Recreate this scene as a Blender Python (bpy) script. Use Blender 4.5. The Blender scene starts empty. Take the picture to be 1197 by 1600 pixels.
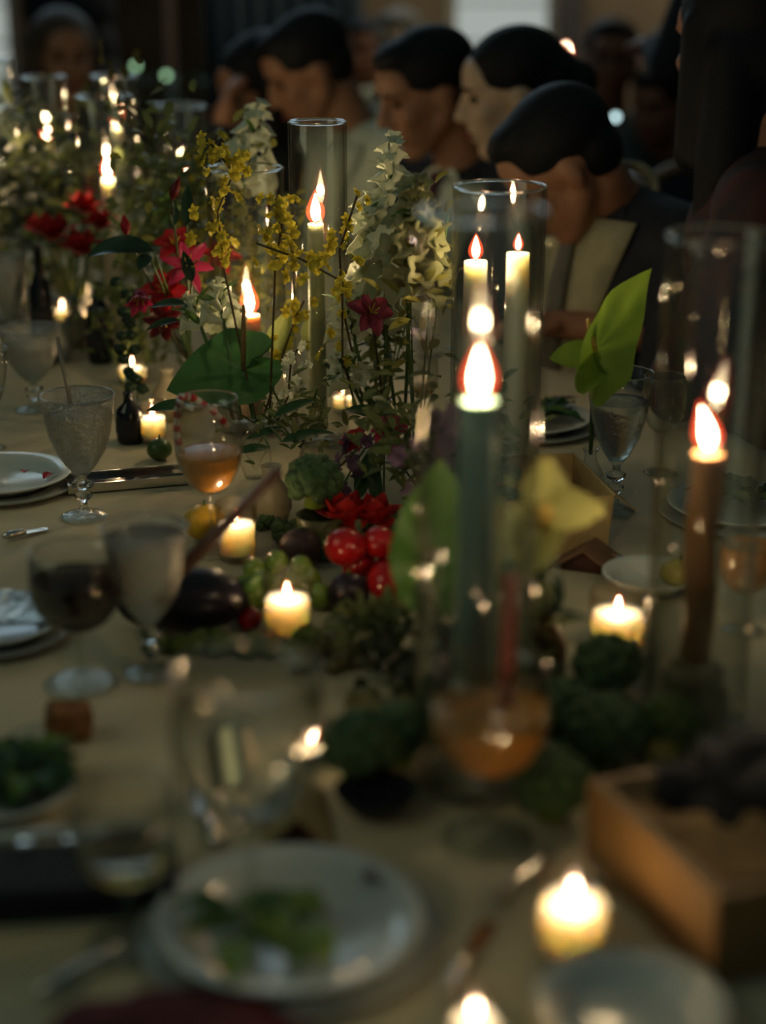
import bpy, math, random
import numpy as np
from mathutils import Vector, Matrix, noise
random.seed(7)
PI = math.pi
V = Vector
sc = bpy.context.scene
COL = sc.collection
# ------------------------------------------------------------------ camera, world, lights, exposure
CAMZ, PITCH, FPX = 1.45, math.radians(19.0), 2600.0
cd = bpy.data.cameras.new('camera')
cam = bpy.data.objects.new('camera', cd); COL.objects.link(cam)
cam.location = (0, 0, CAMZ); cam.rotation_euler = (PI/2 - PITCH, 0, 0)
cd.sensor_fit = 'VERTICAL'; cd.sensor_height = 56.0; cd.sensor_width = 42.0
cd.lens = 56.0*FPX/1600.0
cd.clip_start = 0.02
cd.dof.use_dof = True; cd.dof.focus_distance = 2.2; cd.dof.aperture_fstop = 2.6; cd.dof.aperture_blades = 0
sc.camera = cam
w = bpy.data.worlds.new('dim_room'); sc.world = w; w.use_nodes = True
bg = w.node_tree.nodes['Background']; bg.inputs[0].default_value = (0.40, 0.58, 0.56, 1); bg.inputs[1].default_value = 0.085
def area(name, loc, target, size, power, color):
    l = bpy.data.lights.new(name, 'AREA'); l.shape = 'RECTANGLE'; l.size, l.size_y = size; l.energy = power; l.color = color
    o = bpy.data.objects.new(name, l); COL.objects.link(o); o.location = loc
    o.rotation_euler = (V(target)-V(loc)).to_track_quat('-Z', 'Y').to_euler(); return o
area('window_daylight', (-1.0, 7.2, 2.9), (0, 1.5, .8), (3.2, 1.3), 22, (.62, .86, 1))
area('wall_fill', (1.4, 6.6, 2.9), (1.4, 8, .9), (3.0, .6), 34, (1, .86, .6))  # added fill without a fixture, brightens the back wall
area('room_fill', (-2.3, 1.0, 2.9), (0, 2.2, .8), (1.5, 1.5), 6, (.90, .95, .62))  # unseen fill added for the ambient level of the room
vs = sc.view_settings
sc.display_settings.display_device = 'sRGB'
vs.view_transform = 'Standard'; vs.look = 'None'; vs.exposure = 0.22; vs.gamma = 1.0; vs.use_curve_mapping = False
cy = sc.cycles
cy.max_bounces = 10; cy.diffuse_bounces = 3; cy.glossy_bounces = 4; cy.transmission_bounces = 8; cy.transparent_max_bounces = 32
cy.caustics_reflective = False; cy.caustics_refractive = False; cy.sample_clamp_indirect = 3.0; cy.use_denoising = True
FLAME_W = 0.56
FLAME_COL = (1.0, .72, .40)
# ------------------------------------------------------------------ pixel helpers (photo frame 1197 x 1600)
F = V((0, math.cos(PITCH), -math.sin(PITCH))); U = V((0, math.sin(PITCH), math.cos(PITCH))); R = V((1, 0, 0))
C0 = V((0, 0, CAMZ)); TZ = 0.75
def ray(px, py): return F + R*((px-598.5)/FPX) - U*((py-800)/FPX)
def T(px, py, z=TZ):
    r = ray(px, py); return C0 + r*((z-CAMZ)/r.z)
def A(px, py, Y):
    r = ray(px, py); return C0 + r*(Y/r.y)
def dep(p): return (p-C0).dot(F)
def wpx(n, p): return n*dep(p)/FPX
def hz(p, py): return A(598, py, p.y).z
def iv(r, u, t): return (R*r + U*u - F*t)       # image right / image up / toward camera
# ------------------------------------------------------------------ materials
MATS = {}
def newmat(name):
    m = bpy.data.materials.new(name); m.use_nodes = True; nt = m.node_tree; nt.nodes.clear()
    out = nt.nodes.new('ShaderNodeOutputMaterial'); return m, nt, out
def mat(name, col, rough=.6, metal=0, col2=None, scale=20, bump=0, bscale=60, sss=0, sssr=(.02, .012, .006), trans=0, ior=1.45, spec=.5, coat=0, detail=3, sheen=0):
    if name in MATS: return MATS[name]
    m, nt, out = newmat(name); N = nt.nodes.new; L = nt.links.new
    b = N('ShaderNodeBsdfPrincipled'); L(b.outputs[0], out.inputs[0])
    b.inputs['Roughness'].default_value = rough; b.inputs['Metallic'].default_value = metal
    b.inputs['IOR'].default_value = ior; b.inputs['Transmission Weight'].default_value = trans
    b.inputs['Specular IOR Level'].default_value = spec; b.inputs['Coat Weight'].default_value = coat
    b.inputs['Sheen Weight'].default_value = sheen
    if sss:
        b.inputs['Subsurface Weight'].default_value = sss; b.inputs['Subsurface Radius'].default_value = (1, .85, .6)
        b.inputs['Subsurface Scale'].default_value = sssr[0]
    tc = N('ShaderNodeTexCoord')
    if col2 is None: col2 = tuple(c*.72 for c in col)
    n = N('ShaderNodeTexNoise'); n.inputs['Scale'].default_value = scale; n.inputs['Detail'].default_value = detail
    L(tc.outputs['Object'], n.inputs['Vector'])
    cr = N('ShaderNodeValToRGB'); cr.color_ramp.elements[0].position = .35; cr.color_ramp.elements[1].position = .65
    cr.color_ramp.elements[0].color = (*col2, 1); cr.color_ramp.elements[1].color = (*col, 1)
    L(n.outputs[0], cr.inputs[0]); L(cr.outputs[0], b.inputs['Base Color'])
    if bump:
        n2 = N('ShaderNodeTexNoise'); n2.inputs['Scale'].default_value = bscale; n2.inputs['Detail'].default_value = 4
        L(tc.outputs['Object'], n2.inputs['Vector'])
        bp = N('ShaderNodeBump'); bp.inputs['Strength'].default_value = bump; bp.inputs['Distance'].default_value = .01
        L(n2.outputs[0], bp.inputs['Height']); L(bp.outputs[0], b.inputs['Normal'])
    MATS[name] = m; return m
def leafmat(name, col, col2, scale=14, rough=.45, trans=.35):
    """thin plant tissue: diffuse + translucent + a soft sheen"""
    if name in MATS: return MATS[name]
    m, nt, out = newmat(name); N = nt.nodes.new; L = nt.links.new
    tc = N('ShaderNodeTexCoord'); n = N('ShaderNodeTexNoise'); n.inputs['Scale'].default_value = scale
    L(tc.outputs['Object'], n.inputs['Vector'])
    cr = N('ShaderNodeValToRGB'); cr.color_ramp.elements[0].position = .35; cr.color_ramp.elements[1].position = .65
    cr.color_ramp.elements[0].color = (*col2, 1); cr.color_ramp.elements[1].color = (*col, 1)
    L(n.outputs[0], cr.inputs[0])
    b = N('ShaderNodeBsdfPrincipled'); b.inputs['Roughness'].default_value = rough; b.inputs['Specular IOR Level'].default_value = .35
    t = N('ShaderNodeBsdfTranslucent'); mx = N('ShaderNodeMixShader'); mx.inputs[0].default_value = trans
    L(cr.outputs[0], b.inputs['Base Color']); L(cr.outputs[0], t.inputs[0])
    L(b.outputs[0], mx.inputs[1]); L(t.outputs[0], mx.inputs[2]); L(mx.outputs[0], out.inputs[0])
    MATS[name] = m; return m
def glassmat(name, tint=(.985, .99, .98), edge=(.55, .56, .5), rough=.02, bump=0, bscale=300, f0=.10):
    """thin-walled clear glass: transparent with Fresnel reflection"""
    if name in MATS: return MATS[name]
    m, nt, out = newmat(name); N = nt.nodes.new; L = nt.links.new
    lw = N('ShaderNodeLayerWeight'); lw.inputs['Blend'].default_value = .35
    pe = N('ShaderNodeMath'); pe.operation = 'POWER'; pe.inputs[1].default_value = 3.0; L(lw.outputs['Facing'], pe.inputs[0])
    mc = N('ShaderNodeMix'); mc.data_type = 'RGBA'; mc.inputs[6].default_value = (*tint, 1); mc.inputs[7].default_value = (*edge, 1)
    L(pe.outputs[0], mc.inputs[0])
    tr = N('ShaderNodeBsdfTransparent'); L(mc.outputs[2], tr.inputs[0])
    gl = N('ShaderNodeBsdfGlossy'); gl.inputs['Roughness'].default_value = rough
    mr = N('ShaderNodeMapRange'); mr.inputs[3].default_value = f0*.6; mr.inputs[4].default_value = .75
    pw = N('ShaderNodeMath'); pw.operation = 'POWER'; pw.inputs[1].default_value = 2.2
    L(lw.outputs['Facing'], pw.inputs[0]); L(pw.outputs[0], mr.inputs[0])
    mx = N('ShaderNodeMixShader'); L(mr.outputs[0], mx.inputs[0]); L(tr.outputs[0], mx.inputs[1]); L(gl.outputs[0], mx.inputs[2])
    if bump:
        tc = N('ShaderNodeTexCoord'); n2 = N('ShaderNodeTexNoise'); n2.inputs['Scale'].default_value = bscale
        L(tc.outputs['Object'], n2.inputs['Vector'])
        bp = N('ShaderNodeBump'); bp.inputs['Strength'].default_value = bump; bp.inputs['Distance'].default_value = .004
        L(n2.outputs[0], bp.inputs['Height']); L(bp.outputs[0], gl.inputs['Normal'])
    L(mx.outputs[0], out.inputs[0]); MATS[name] = m; return m
def emis(name, col, s, transp=0.0):
    if name in MATS: return MATS[name]
    m, nt, out = newmat(name); N = nt.nodes.new; L = nt.links.new
    e = N('ShaderNodeEmission'); e.inputs[0].default_value = (*col, 1); e.inputs[1].default_value = s
    if transp:
        t = N('ShaderNodeBsdfTransparent'); a = N('ShaderNodeAddShader'); L(e.outputs[0], a.inputs[0]); L(t.outputs[0], a.inputs[1]); L(a.outputs[0], out.inputs[0])
    else: L(e.outputs[0], out.inputs[0])
    m.cycles.emission_sampling = 'NONE' if transp else 'AUTO'
    MATS[name] = m; return m
GLASS = glassmat('clear_glass'); CYL = glassmat('cylinder_glass', (.975, .98, .96), (.40, .40, .34), f0=.11)
STEMGL = glassmat('stem_glass', (.93, .95, .92), (.45, .48, .42), rough=.02, f0=.14, bump=1.0, bscale=90)
WATERM = mat('iced_water', (.95, .93, .84), .04, trans=.95, col2=(.92, .90, .80), ior=1.33, bump=.5, bscale=260)
WETGLASS = glassmat('misted_glass', (.95, .96, .93), (.5, .5, .44), rough=.26, bump=1.0, bscale=260, f0=.52)
CRYSTAL = mat('crystal_stem', (.98, 1, .97), .02, trans=1, col2=(.98, 1, .97), ior=1.5)
WATER = mat('water', (.93, .96, .92), .05, trans=1, col2=(.93, .96, .92), ior=1.33, bump=.25, bscale=180)
FLAME = emis('flame', (1, .80, .50), 13, 1); HALO = emis('flame_halo', (1, .09, .03), .95, 1)
WICK = mat('wick', (.02, .015, .01), .9)
WAX = mat('ivory_wax', (.93, .83, .71), .45, col2=(.89, .79, .66), sss=1, sssr=(.035,))
STEMG = mat('stem_green', (.06, .13, .03), .5, col2=(.04, .09, .02))
LEAFD = leafmat('dark_leaf', (.035, .10, .03), (.02, .06, .022))
LEAFM = leafmat('mid_leaf', (.13, .25, .06), (.08, .17, .045))
LEAFY = leafmat('yellow_green_leaf', (.30, .42, .07), (.18, .30, .05))
CREAM = mat('cream_cloth', (.52, .46, .30), .9, col2=(.43, .38, .24), scale=6, bump=.12, bscale=30, sheen=.2)
PORC = mat('porcelain', (.62, .66, .62), .15, col2=(.56, .60, .56), scale=5)
STEEL = mat('steel', (.62, .60, .55), .16, metal=1, col2=(.55, .53, .48))
# ------------------------------------------------------------------ mesh builder
class B:
    def __init__(s): s.v = []; s.f = []
    def add(s, vs, fs):
        k = len(s.v); s.v.extend([tuple(p) for p in vs]); s.f.extend([tuple(i+k for i in f) for f in fs]); return s
    def lathe(s, prof, seg=32, c=(0, 0, 0), M=None, cap0=False, cap1=False, fl=None):
        vs = []; fs = []; n = len(prof)
        for i, (r, z) in enumerate(prof):
            for k in range(seg):
                a = 2*PI*k/seg; rr = r*(fl(i/(n-1), a) if fl else 1)
                p = V((rr*math.cos(a), rr*math.sin(a), z))
                if M: p = M @ p
                vs.append(p+V(c))
        for i in range(n-1):
            for k in range(seg):
                k2 = (k+1) % seg; fs.append((i*seg+k, i*seg+k2, (i+1)*seg+k2, (i+1)*seg+k))
        if cap0: fs.append(tuple(reversed(range(seg))))
        if cap1: fs.append(tuple((n-1)*seg+k for k in range(seg)))
        return s.add(vs, fs)
    def tube(s, pts, rad, seg=8, cap=True):
        pts = [V(p) for p in pts]; n = len(pts)
        if not hasattr(rad, '__len__'): rad = [rad]*n
        t = (pts[1]-pts[0]).normalized(); x = t.orthogonal().normalized(); vs = []
        for i in range(n):
            d = (pts[min(i+1, n-1)]-pts[max(i-1, 0)])
            t = d.normalized() if d.length > 1e-9 else t
            x = (x - t*x.dot(t)).normalized(); y = t.cross(x)
            for k in range(seg):
                a = 2*PI*k/seg; vs.append(pts[i]+(x*math.cos(a)+y*math.sin(a))*rad[i])
        fs = [(i*seg+k, i*seg+(k+1) % seg, (i+1)*seg+(k+1) % seg, (i+1)*seg+k) for i in range(n-1) for k in range(seg)]
        if cap: fs.append(tuple(reversed(range(seg)))); fs.append(tuple((n-1)*seg+k for k in range(seg)))
        return s.add(vs, fs)
    def box(s, c, d, M=None):
        c = V(c); vs = []
        for x in (-.5, .5):
            for y in (-.5, .5):
                for z in (-.5, .5):
                    p = V((x*d[0], y*d[1], z*d[2])); vs.append((M @ p if M else p)+c)
        return s.add(vs, [(0, 1, 3, 2), (4, 6, 7, 5), (0, 4, 5, 1), (2, 3, 7, 6), (0, 2, 6, 4), (1, 5, 7, 3)])
    def blob(s, c, r, seg=12, rings=8, nz=0, ns=30, M=None):
        if not hasattr(r, '__len__'): r = (r, r, r)
        vs = []; off = V((random.random()*9, 0, 0))
        for i in range(rings+1):
            th = PI*i/rings
            for k in range(seg):
                a = 2*PI*k/seg; u = V((math.sin(th)*math.cos(a), math.sin(th)*math.sin(a), math.cos(th)))
                q = 1+(nz*noise.noise(u*ns*.1+off) if nz else 0)
                p = V((u.x*r[0]*q, u.y*r[1]*q, u.z*r[2]*q)); vs.append((M @ p if M else p)+V(c))
        fs = [(i*seg+k, (i+1)*seg+k, (i+1)*seg+(k+1) % seg, i*seg+(k+1) % seg) for i in range(rings) for k in range(seg)]
        return s.add(vs, fs)
    def leaf(s, base, d, n, L, W, droop=.3, cup=.15, shape=.8, nu=9, nv=5, wave=0, tipw=0):
        base = V(base); d = V(d).normalized(); n = (V(n)-d*V(n).dot(d)).normalized(); sd = d.cross(n)
        p = base.copy(); vs = []; ang = 0
        for i in range(nu):
            t = i/(nu-1)
            dd = d*math.cos(ang) - n*math.sin(ang); nn = n*math.cos(ang)+d*math.sin(ang)
            w_ = W*.5*max(math.sin(PI*min(1, max(0, t**shape)))**.75, tipw*t, .03)
            for j in range(nv):
                q = 2*j/(nv-1)-1
                vs.append(p+sd*q*w_+nn*(cup*w_*q*q + wave*W*math.sin(t*17+q*3)*abs(q)))
            p = p+dd*(L/(nu-1)); ang += droop/(nu-1)
        return s.add(vs, [(i*nv+j, i*nv+j+1, (i+1)*nv+j+1, (i+1)*nv+j) for i in range(nu-1) for j in range(nv-1)])
    def heart(s, c, tip, n, L, cup=.12, wave=.04, rings=7, seg=40, wf=1.0):
        c = V(c); tip = V(tip).normalized(); n = (V(n)-tip*V(n).dot(tip)).normalized(); sd = n.cross(tip); vs = [c]
        for i in range(1, rings+1):
            q = i/rings
            for k in range(seg):
                a = 2*PI*k/seg; aa = a if a < PI else a-2*PI
                r = .60+.10*math.cos(aa)+.32*max(0, 1-abs(aa)/.8)**1.6-.38*math.exp(-((PI-abs(aa))/.22)**2)
                x, y = r*math.cos(a)*q*L, r*math.sin(a)*q*L*wf
                h = cup*L*q*q*(1-.6*math.cos(aa)) + wave*L*q*math.sin(aa*7) - cup*L*.9*q*q*max(0, math.cos(aa))
                vs.append(c+tip*x+sd*y+n*h)
        fs = [(0, 1+k, 1+(k+1) % seg) for k in range(seg)]
        for i in range(rings-1):
            for k in range(seg):
                fs.append((1+i*seg+k, 1+(i+1)*seg+k, 1+(i+1)*seg+(k+1) % seg, 1+i*seg+(k+1) % seg))
        return s.add(vs, fs)
    def mesh(s, name, m, smooth=True):
        me = bpy.data.meshes.new(name); me.from_pydata(s.v, [], s.f)
        if smooth: me.shade_smooth()
        if m: me.materials.append(m)
        return me
def thing(name, label, cat, loc=(0, 0, 0), group=None, rz=0):
    o = bpy.data.objects.new(name, None); COL.objects.link(o); o.location = loc; o.rotation_euler = (0, 0, rz)
    o.empty_display_size = .02
    o['label'] = label; o['category'] = cat
    if group: o['group'] = group
    return o
def part(par, name, b, m=None, label=None, loc=None, rot=None, scl=None, smooth=True, bevel=0, solid=0):
    me = b.mesh(name, m, smooth) if isinstance(b, B) else b
    o = bpy.data.objects.new(name, me); COL.objects.link(o); o.parent = par
    if loc is not None: o.location = loc
    if rot is not None: o.rotation_euler = rot
    if scl is not None: o.scale = (scl, scl, scl) if not hasattr(scl, '__len__') else scl
    if label: o['label'] = label
    if bevel:
        md = o.modifiers.new('b', 'BEVEL'); md.width = bevel; md.segments = 2; md.limit_method = 'ANGLE'
    if solid:
        md = o.modifiers.new('s', 'SOLIDIFY'); md.thickness = solid
    return o
def tag(o, label, cat, group=None, kind=None):
    if label: o['label'] = label
    if cat: o['category'] = cat
    if group: o['group'] = group
    if kind: o['kind'] = kind
    return o
def struct(name, b, m, smooth=False, parent=None):
    o = part(parent, name, b, m, smooth=smooth)
    if parent is None: o['kind'] = 'structure'
    return o
def curve(p0, p1, sag=(0, 0, 0), n=8):
    p0 = V(p0); p1 = V(p1); sag = V(sag)
    return [p0.lerp(p1, i/(n-1)) + sag*math.sin(PI*i/(n-1)) for i in range(n)]

# ------------------------------------------------------------------ the setting
TD = V((-.347, .938, 0)).normalized(); TS = V((TD.y, -TD.x, 0))       # along / across (to the right)
TO = V((.14, 1.27, 0))
def tab(s, t, z=0): return TO + TD*s + TS*t + V((0, 0, z))
WOODF = mat('dark_floor_wood', (.10, .065, .04), .35, col2=(.05, .03, .02), scale=8, bump=.1)
fl = struct('floor', B().box((0, 3.4, -.05), (8.4, 9.6, .1)), mat('floor_bed', (.04, .03, .02), .8))
plank = B().box((0, 0, 0), (.158, 2.36, .012)).mesh('plank', WOODF, False)
for i in range(52):
    for j in range(4):
        part(fl, 'plank', plank, loc=(-4.1+i*.16, -.15+j*2.37, .007), smooth=False)
WALLM = mat('plaster_tan', (.17, .13, .085), .9, col2=(.12, .09, .06), scale=2, bump=.15, bscale=12)
BY = 8.0
def wall_seg(b, x0, x1, z0=0, z1=3.2): b.box(((x0+x1)/2, BY+.1, (z0+z1)/2), (x1-x0, .2, z1-z0))
WX = [(-2.30, -1.70), (.30, .80)]
bw = B(); wall_seg(bw, -4.2, -2.30); wall_seg(bw, -1.70, .30); wall_seg(bw, .80, 4.2)
for a, b_ in WX: wall_seg(bw, a, b_, 0, .45); wall_seg(bw, a, b_, 2.6, 3.2)
struct('wall_back', bw, WALLM)
struct('wall_left', B().box((-4.2, 3.4, 1.6), (.2, 9.4, 3.2)), mat('plaster_dark', (.10, .08, .07), .9))
struct('wall_right', B().box((4.2, 3.4, 1.6), (.2, 9.4, 3.2)), MATS['plaster_dark'])
struct('baseboard_back', B().box((.2, BY-.02, .08), (7.5, .03, .16)), WOODF)
FR = mat('window_paint', (.30, .30, .27), .6)
PANE = emis('window_dusk_glass', (.60, .66, .62), .52)
for i, (a, b_) in enumerate(WX):
    w_ = struct('window_%d' % (i+1), B(), FR)
    cx = (a+b_)/2; ww = b_-a
    fb = B()
    for x in (a+.02, b_-.02): fb.box((x, BY+.03, 1.52), (.04, .06, 2.16))
    for z in (.46, 2.58): fb.box((cx, BY+.03, z), (ww, .06, .05))
    part(w_, 'frame', fb, FR, smooth=False)
    nr = 12; hh = 2.1/nr
    for r_ in range(1, nr): part(w_, 'glazing_bar', B().box((cx, BY+.02, .47+r_*hh), (ww-.06, .02, .010)), FR, smooth=False)
    for r_ in range(nr): part(w_, 'pane', B().box((cx, BY+.05, .47+(r_+.5)*hh), (ww-.07, .006, hh-.012)), PANE, smooth=False)
# dark brown column and pale pilaster at the back left, dim blue-grey drape, dark door opening
struct('trim_1', B().box((-1.06, 7.0, 1.5), (.40, .32, 3.0)), mat('column_brown', (.075, .05, .032), .7, col2=(.05, .033, .022), scale=6))
struct('trim_2', B().box((-1.33, 7.15, 1.5), (.13, .2, 3.0)), mat('pilaster_tan', (.22, .17, .10), .8))
struct('trim_3', B().box((.86, 7.9, 1.5), (.10, .16, 3.0)), mat('mullion_dark', (.05, .045, .05), .8))
cb = B()
for i in range(40):
    x = -.78+i*.0175; cb.box((x, 7.6+.03*math.sin(i*1.3), 1.5), (.022, .03, 3.0))
cu = part(None, 'curtain', cb, mat('drape_blue', (.07, .11, .15), .9, col2=(.05, .08, .11), scale=2)); tag(cu, 'dim blue-grey hanging curtain on the back wall, between brown column and window', 'curtain')

# the long table and its cloth
tb = thing('banquet_table', 'long banquet table under the cream cloth, laid for dinner', 'table', (TO.x, TO.y, 0), rz=math.atan2(TD.y, TD.x))
S0, S1, HW = -.95, 3.35, .75
WD = mat('table_wood', (.2, .12, .06), .5)
part(tb, 'tabletop', B().box(((S0+S1)/2, 0, .727), (S1-S0-.02, 2*HW-.02, .03)), WD, smooth=False)
for x in (S0+.15, S1-.15):
    for y in (-.6, .6): part(tb, 'leg', B().box((x, y, .3625), (.06, .06, .70)), WD, smooth=False)
b = B(); nx, ny = 90, 34; vs = []
def cl(s, t):
    z = TZ-.001 + .0012*noise.noise(V((s*5, t*5, 0)))
    os_, ot = max(0, abs(s-(S0+S1)/2)-(S1-S0)/2), max(0, abs(t)-HW)
    over = max(os_, ot); pull = .03*math.sin(s*14+t*9)
    if over > 0:
        ss = min(max(s, S0-.01-pull*over*1.2), S1+.01+pull*over*1.2); tt = min(max(t, -HW-.01-pull*over*1.5), HW+.01+pull*over*1.5)
        return (ss, tt, TZ-.001-over)
    return (s, t, z-.0008)
xs = [S0-.5, S0-.25, S0-.02, S0]+[S0+(S1-S0)*i/nx for i in range(1, nx)]+[S1, S1+.02, S1+.25, S1+.5]
ys = [-HW-.5, -HW-.35, -HW-.2, -HW-.05, -HW]+[-HW+2*HW*i/ny for i in range(1, ny)]+[HW, HW+.05, HW+.2, HW+.35, HW+.5]
for s_ in xs:
    for t_ in ys: vs.append(cl(s_, t_))
n_ = len(ys); b.add(vs, [(i*n_+j, i*n_+j+1, (i+1)*n_+j+1, (i+1)*n_+j) for i in range(len(xs)-1) for j in range(n_-1)])
o = part(None, 'tablecloth', b, CREAM, loc=(TO.x, TO.y, 0), rot=(0, 0, math.atan2(TD.y, TD.x)))
tag(o, 'cream cloth covering the long banquet table', 'tablecloth')

# ------------------------------------------------------------------ candles and glass
def flame(par, p, h=.038, lean=(0, 0), power=1.0, light=True):
    rr = h*.17
    prof = [(0.0, 0), (.55, .08), (.9, .22), (1, .36), (.88, .52), (.6, .70), (.3, .86), (0.02, 1)]
    b = B(); vs = []; seg = 12
    def fl(k, b, h, off=0):
        vs = []
        for r, z in prof:
            for q in range(12):
                a = 2*PI*q/12; vs.append(V((k*rr*r*math.cos(a)+lean[0]*z*z*h, k*rr*r*math.sin(a)+lean[1]*z*z*h, z*h+off)))
        b.add(vs, [(i*12+q, i*12+(q+1) % 12, (i+1)*12+(q+1) % 12, (i+1)*12+q) for i in range(len(prof)-1) for q in range(12)])
        return b
    f = part(par, 'flame', fl(1, B(), h), FLAME, loc=V(p)+V((0, 0, .004)))
    part(f, 'halo_shell', fl(1.95, B(), h*1.2, -h*.08), HALO)  # glowing shell imitating the red halation halo around the flame
    part(par, 'wick', B().tube([(0, 0, -.003), (.0005, 0, .009)], .0009, 6), WICK, loc=p)
    if light:
        l = bpy.data.lights.new('candle_light', 'POINT'); l.energy = FLAME_W*power; l.color = FLAME_COL; l.shadow_soft_size = .006
        lo = bpy.data.objects.new('candle_light', l); COL.objects.link(lo); lo.parent = par; lo.location = V(p)+V((lean[0]*h*.2, lean[1]*h*.2, h*.5))
def cylinder(label, base, r, h, group='tall glass hurricane cylinders'):
    t = thing('glass_cylinder', label, 'glass cylinder', base, group)
    b = B().lathe([(r*.1, .003), (r-.004, .003), (r, .008), (r, h-.002), (r-.0015, h), (r-.003, h-.002), (r-.003, .012), (r*.1, .010)], 48)
    part(t, 'tube', b, CYL)
    part(t, 'rim', B().lathe([(r+.0003, h-.0015), (r+.0008, h), (r-.0015, h+.0015), (r-.0038, h), (r-.003, h-.0015)], 48), CRYSTAL)
    return t
def taper(label, base, h, r=.011, m=None, fh=.038, lean=(0, 0), tilt=(0, 0), power=1.0, z0=.012, holder=True, twist=0, group='lit taper candles', light=True):
    t = thing('taper_candle', label, 'candle', V(base)+V((0, 0, z0 if not holder else 0.012)), group)
    if holder:
        part(t, 'candle_holder', B().lathe([(.0, 0), (.03, 0), (.031, .006), (.013, .012), (r+.004, .018), (r+.004, .032), (r+.001, .032), (r+.0005, .008)], 24), mat('brass', (.45, .34, .16), .3, metal=1))
    b = B(); n = 24 if twist else 8; z1 = h-z0
    def rad(i): return r*(1.12-.24*i/(n-1)) if not twist else r*1.15
    pts = []; seg = 20
    for i in range(n):
        z = .008+(z1-.008)*i/(n-1); k = i/(n-1)
        for q in range(seg):
            a = 2*PI*q/seg
            rr = rad(i)*(1 + (.16*math.sin(3*a+twist*k*2*PI) if twist and .1 < k < .93 else 0))
            pts.append((rr*math.cos(a)+tilt[0]*z, rr*math.sin(a)+tilt[1]*z, z))
    for q in range(seg):
        a = 2*PI*q/seg; pts.append((.55*r*math.cos(a)+tilt[0]*z1, .55*r*math.sin(a)+tilt[1]*z1, z1-.0015))
    b.add(pts, [(i*seg+q, i*seg+(q+1) % seg, (i+1)*seg+(q+1) % seg, (i+1)*seg+q) for i in range(n) for q in range(seg)]+[tuple(n*seg+q for q in range(seg)), tuple(reversed(range(seg)))])
    part(t, 'wax', b, m or WAX)
    flame(t, (tilt[0]*z1, tilt[1]*z1, z1-.001), fh, lean, power, light)
    return t
VOT = glassmat('votive_glass', (.96, .93, .86), (.65, .6, .48), rough=.03)
def votive(label, px, py, wp, hp=1.40, power=1.0, wax_h=.64, fh=.0165, group='glass votives', lean=(0, 0), Y=None, tp=None):
    p = T(px, py); r = wpx(wp, p)/2; h = 2*r*hp
    t = thing('votive_candle', label, 'votive', p, group)
    part(t, 'glass_cup', B().lathe([(0.002, .001), (r*.86, .001), (r*.9, .004), (r, h-.002), (r-.0012, h), (r-.0024, h-.002), (r*.9-.0024, .008), (0.002, .007)], 32), VOT)
    wz = h*wax_h
    part(t, 'wax', B().lathe([(.001, .0085), (r*.86, .0085), (r*.955-.002, wz*.6), (r*.965-.0025, wz), (r*.8, wz-.002), (.003, wz-.003)], 32, cap0=True, cap1=True), WAX)
    flame(t, (0, 0, wz-.003), fh, lean, power*.15)
    return t
GOB = [(.001, .006), (.30, .008), (.60, .004), (.64, 0), (.66, .003), (.60, .012), (.3, .028), (.14, .055), (.10, .10), (.13, .13), (.25, .165), (.26, .185), (.11, .205), (.12, .225), (.30, .25), (.31, .275), (.13, .30), (.12, .33)]
GOBB = [(.12, .33), (.22, .36), (.45, .44), (.68, .55), (.84, .68), (.93, .83), (1.0, 1.0), (.985, 1.003), (.91, .83), (.82, .685), (.66, .56), (.43, .455), (.2, .378), (.02, .37)]
WIN = [(.001, .006), (.5, .008), (.80, .003), (.84, 0), (.86, .003), (.6, .016), (.2, .035), (.085, .06), (.07, .15), (.065, .28), (.08, .36), (.13, .40)]
WINB = [(.13, .40), (.35, .42), (.68, .48), (.93, .58), (1.06, .70), (1.06, .82), (1.0, 1.0), (.985, 1.002), (1.04, .82), (1.04, .70), (.91, .59), (.66, .495), (.34, .437), (.02, .43)]
BALB = [(.10, .38), (.35, .40), (.72, .46), (1.0, .56), (1.14, .68), (1.1, .82), (1.0, 1.0), (.985, 1.002), (1.08, .82), (1.12, .68), (.98, .57), (.70, .475), (.33, .417), (.02, .41)]
def interp(prof, z, half):
    P = prof[:half]
    for (r0, z0), (r1, z1) in zip(P, P[1:]):
        if z0 <= z <= z1: return r0+(r1-r0)*(z-z0)/max(1e-6, z1-z0)
    return P[-1][0]
def goblet(label, base, R_, H, style='goblet', level=.0, liquid=None, name='water_goblet', cat='glass', group=None, wet=False, stem_mat=None):
    t = thing(name, label, cat, base, group)
    st, bo, half = {'goblet': (GOB, GOBB, 7), 'wine': (WIN, WINB, 7), 'balloon': (WIN, BALB, 7)}[style]
    S = lambda P, k=1: [(r*R_*k, z*H) for r, z in P]
    if style == 'goblet':
        part(t, 'foot', B().lathe(S(st[:9]), 32), STEMGL); part(t, 'knop', B().lathe(S(st[8:]), 24), CRYSTAL)
    else: part(t, 'stem', B().lathe(S(st), 32), stem_mat or STEMGL)
    part(t, 'rim', B().lathe([(R_*1.002, H*.994), (R_*1.012, H*1.001), (R_*.99, H*1.006), (R_*.968, H*1.001), (R_*.975, H*.994)], 40), CRYSTAL)
    part(t, 'bowl', B().lathe(S(bo), 40), WETGLASS if wet else GLASS)
    if level:
        z0 = bo[0][1]+.045; zs = [z0+(level-z0)*i/7 for i in range(8)]
        pr = [(interp(bo, z, half)*R_*.955, z*H) for z in zs]
        pr = [(.001, pr[0][1]-.001)]+pr+[(pr[-1][0]*.9, pr[-1][1]-.0006), (.001, pr[-1][1]-.0006)]
        part(t, 'drink', B().lathe(pr, 40), liquid)
    return t
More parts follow.
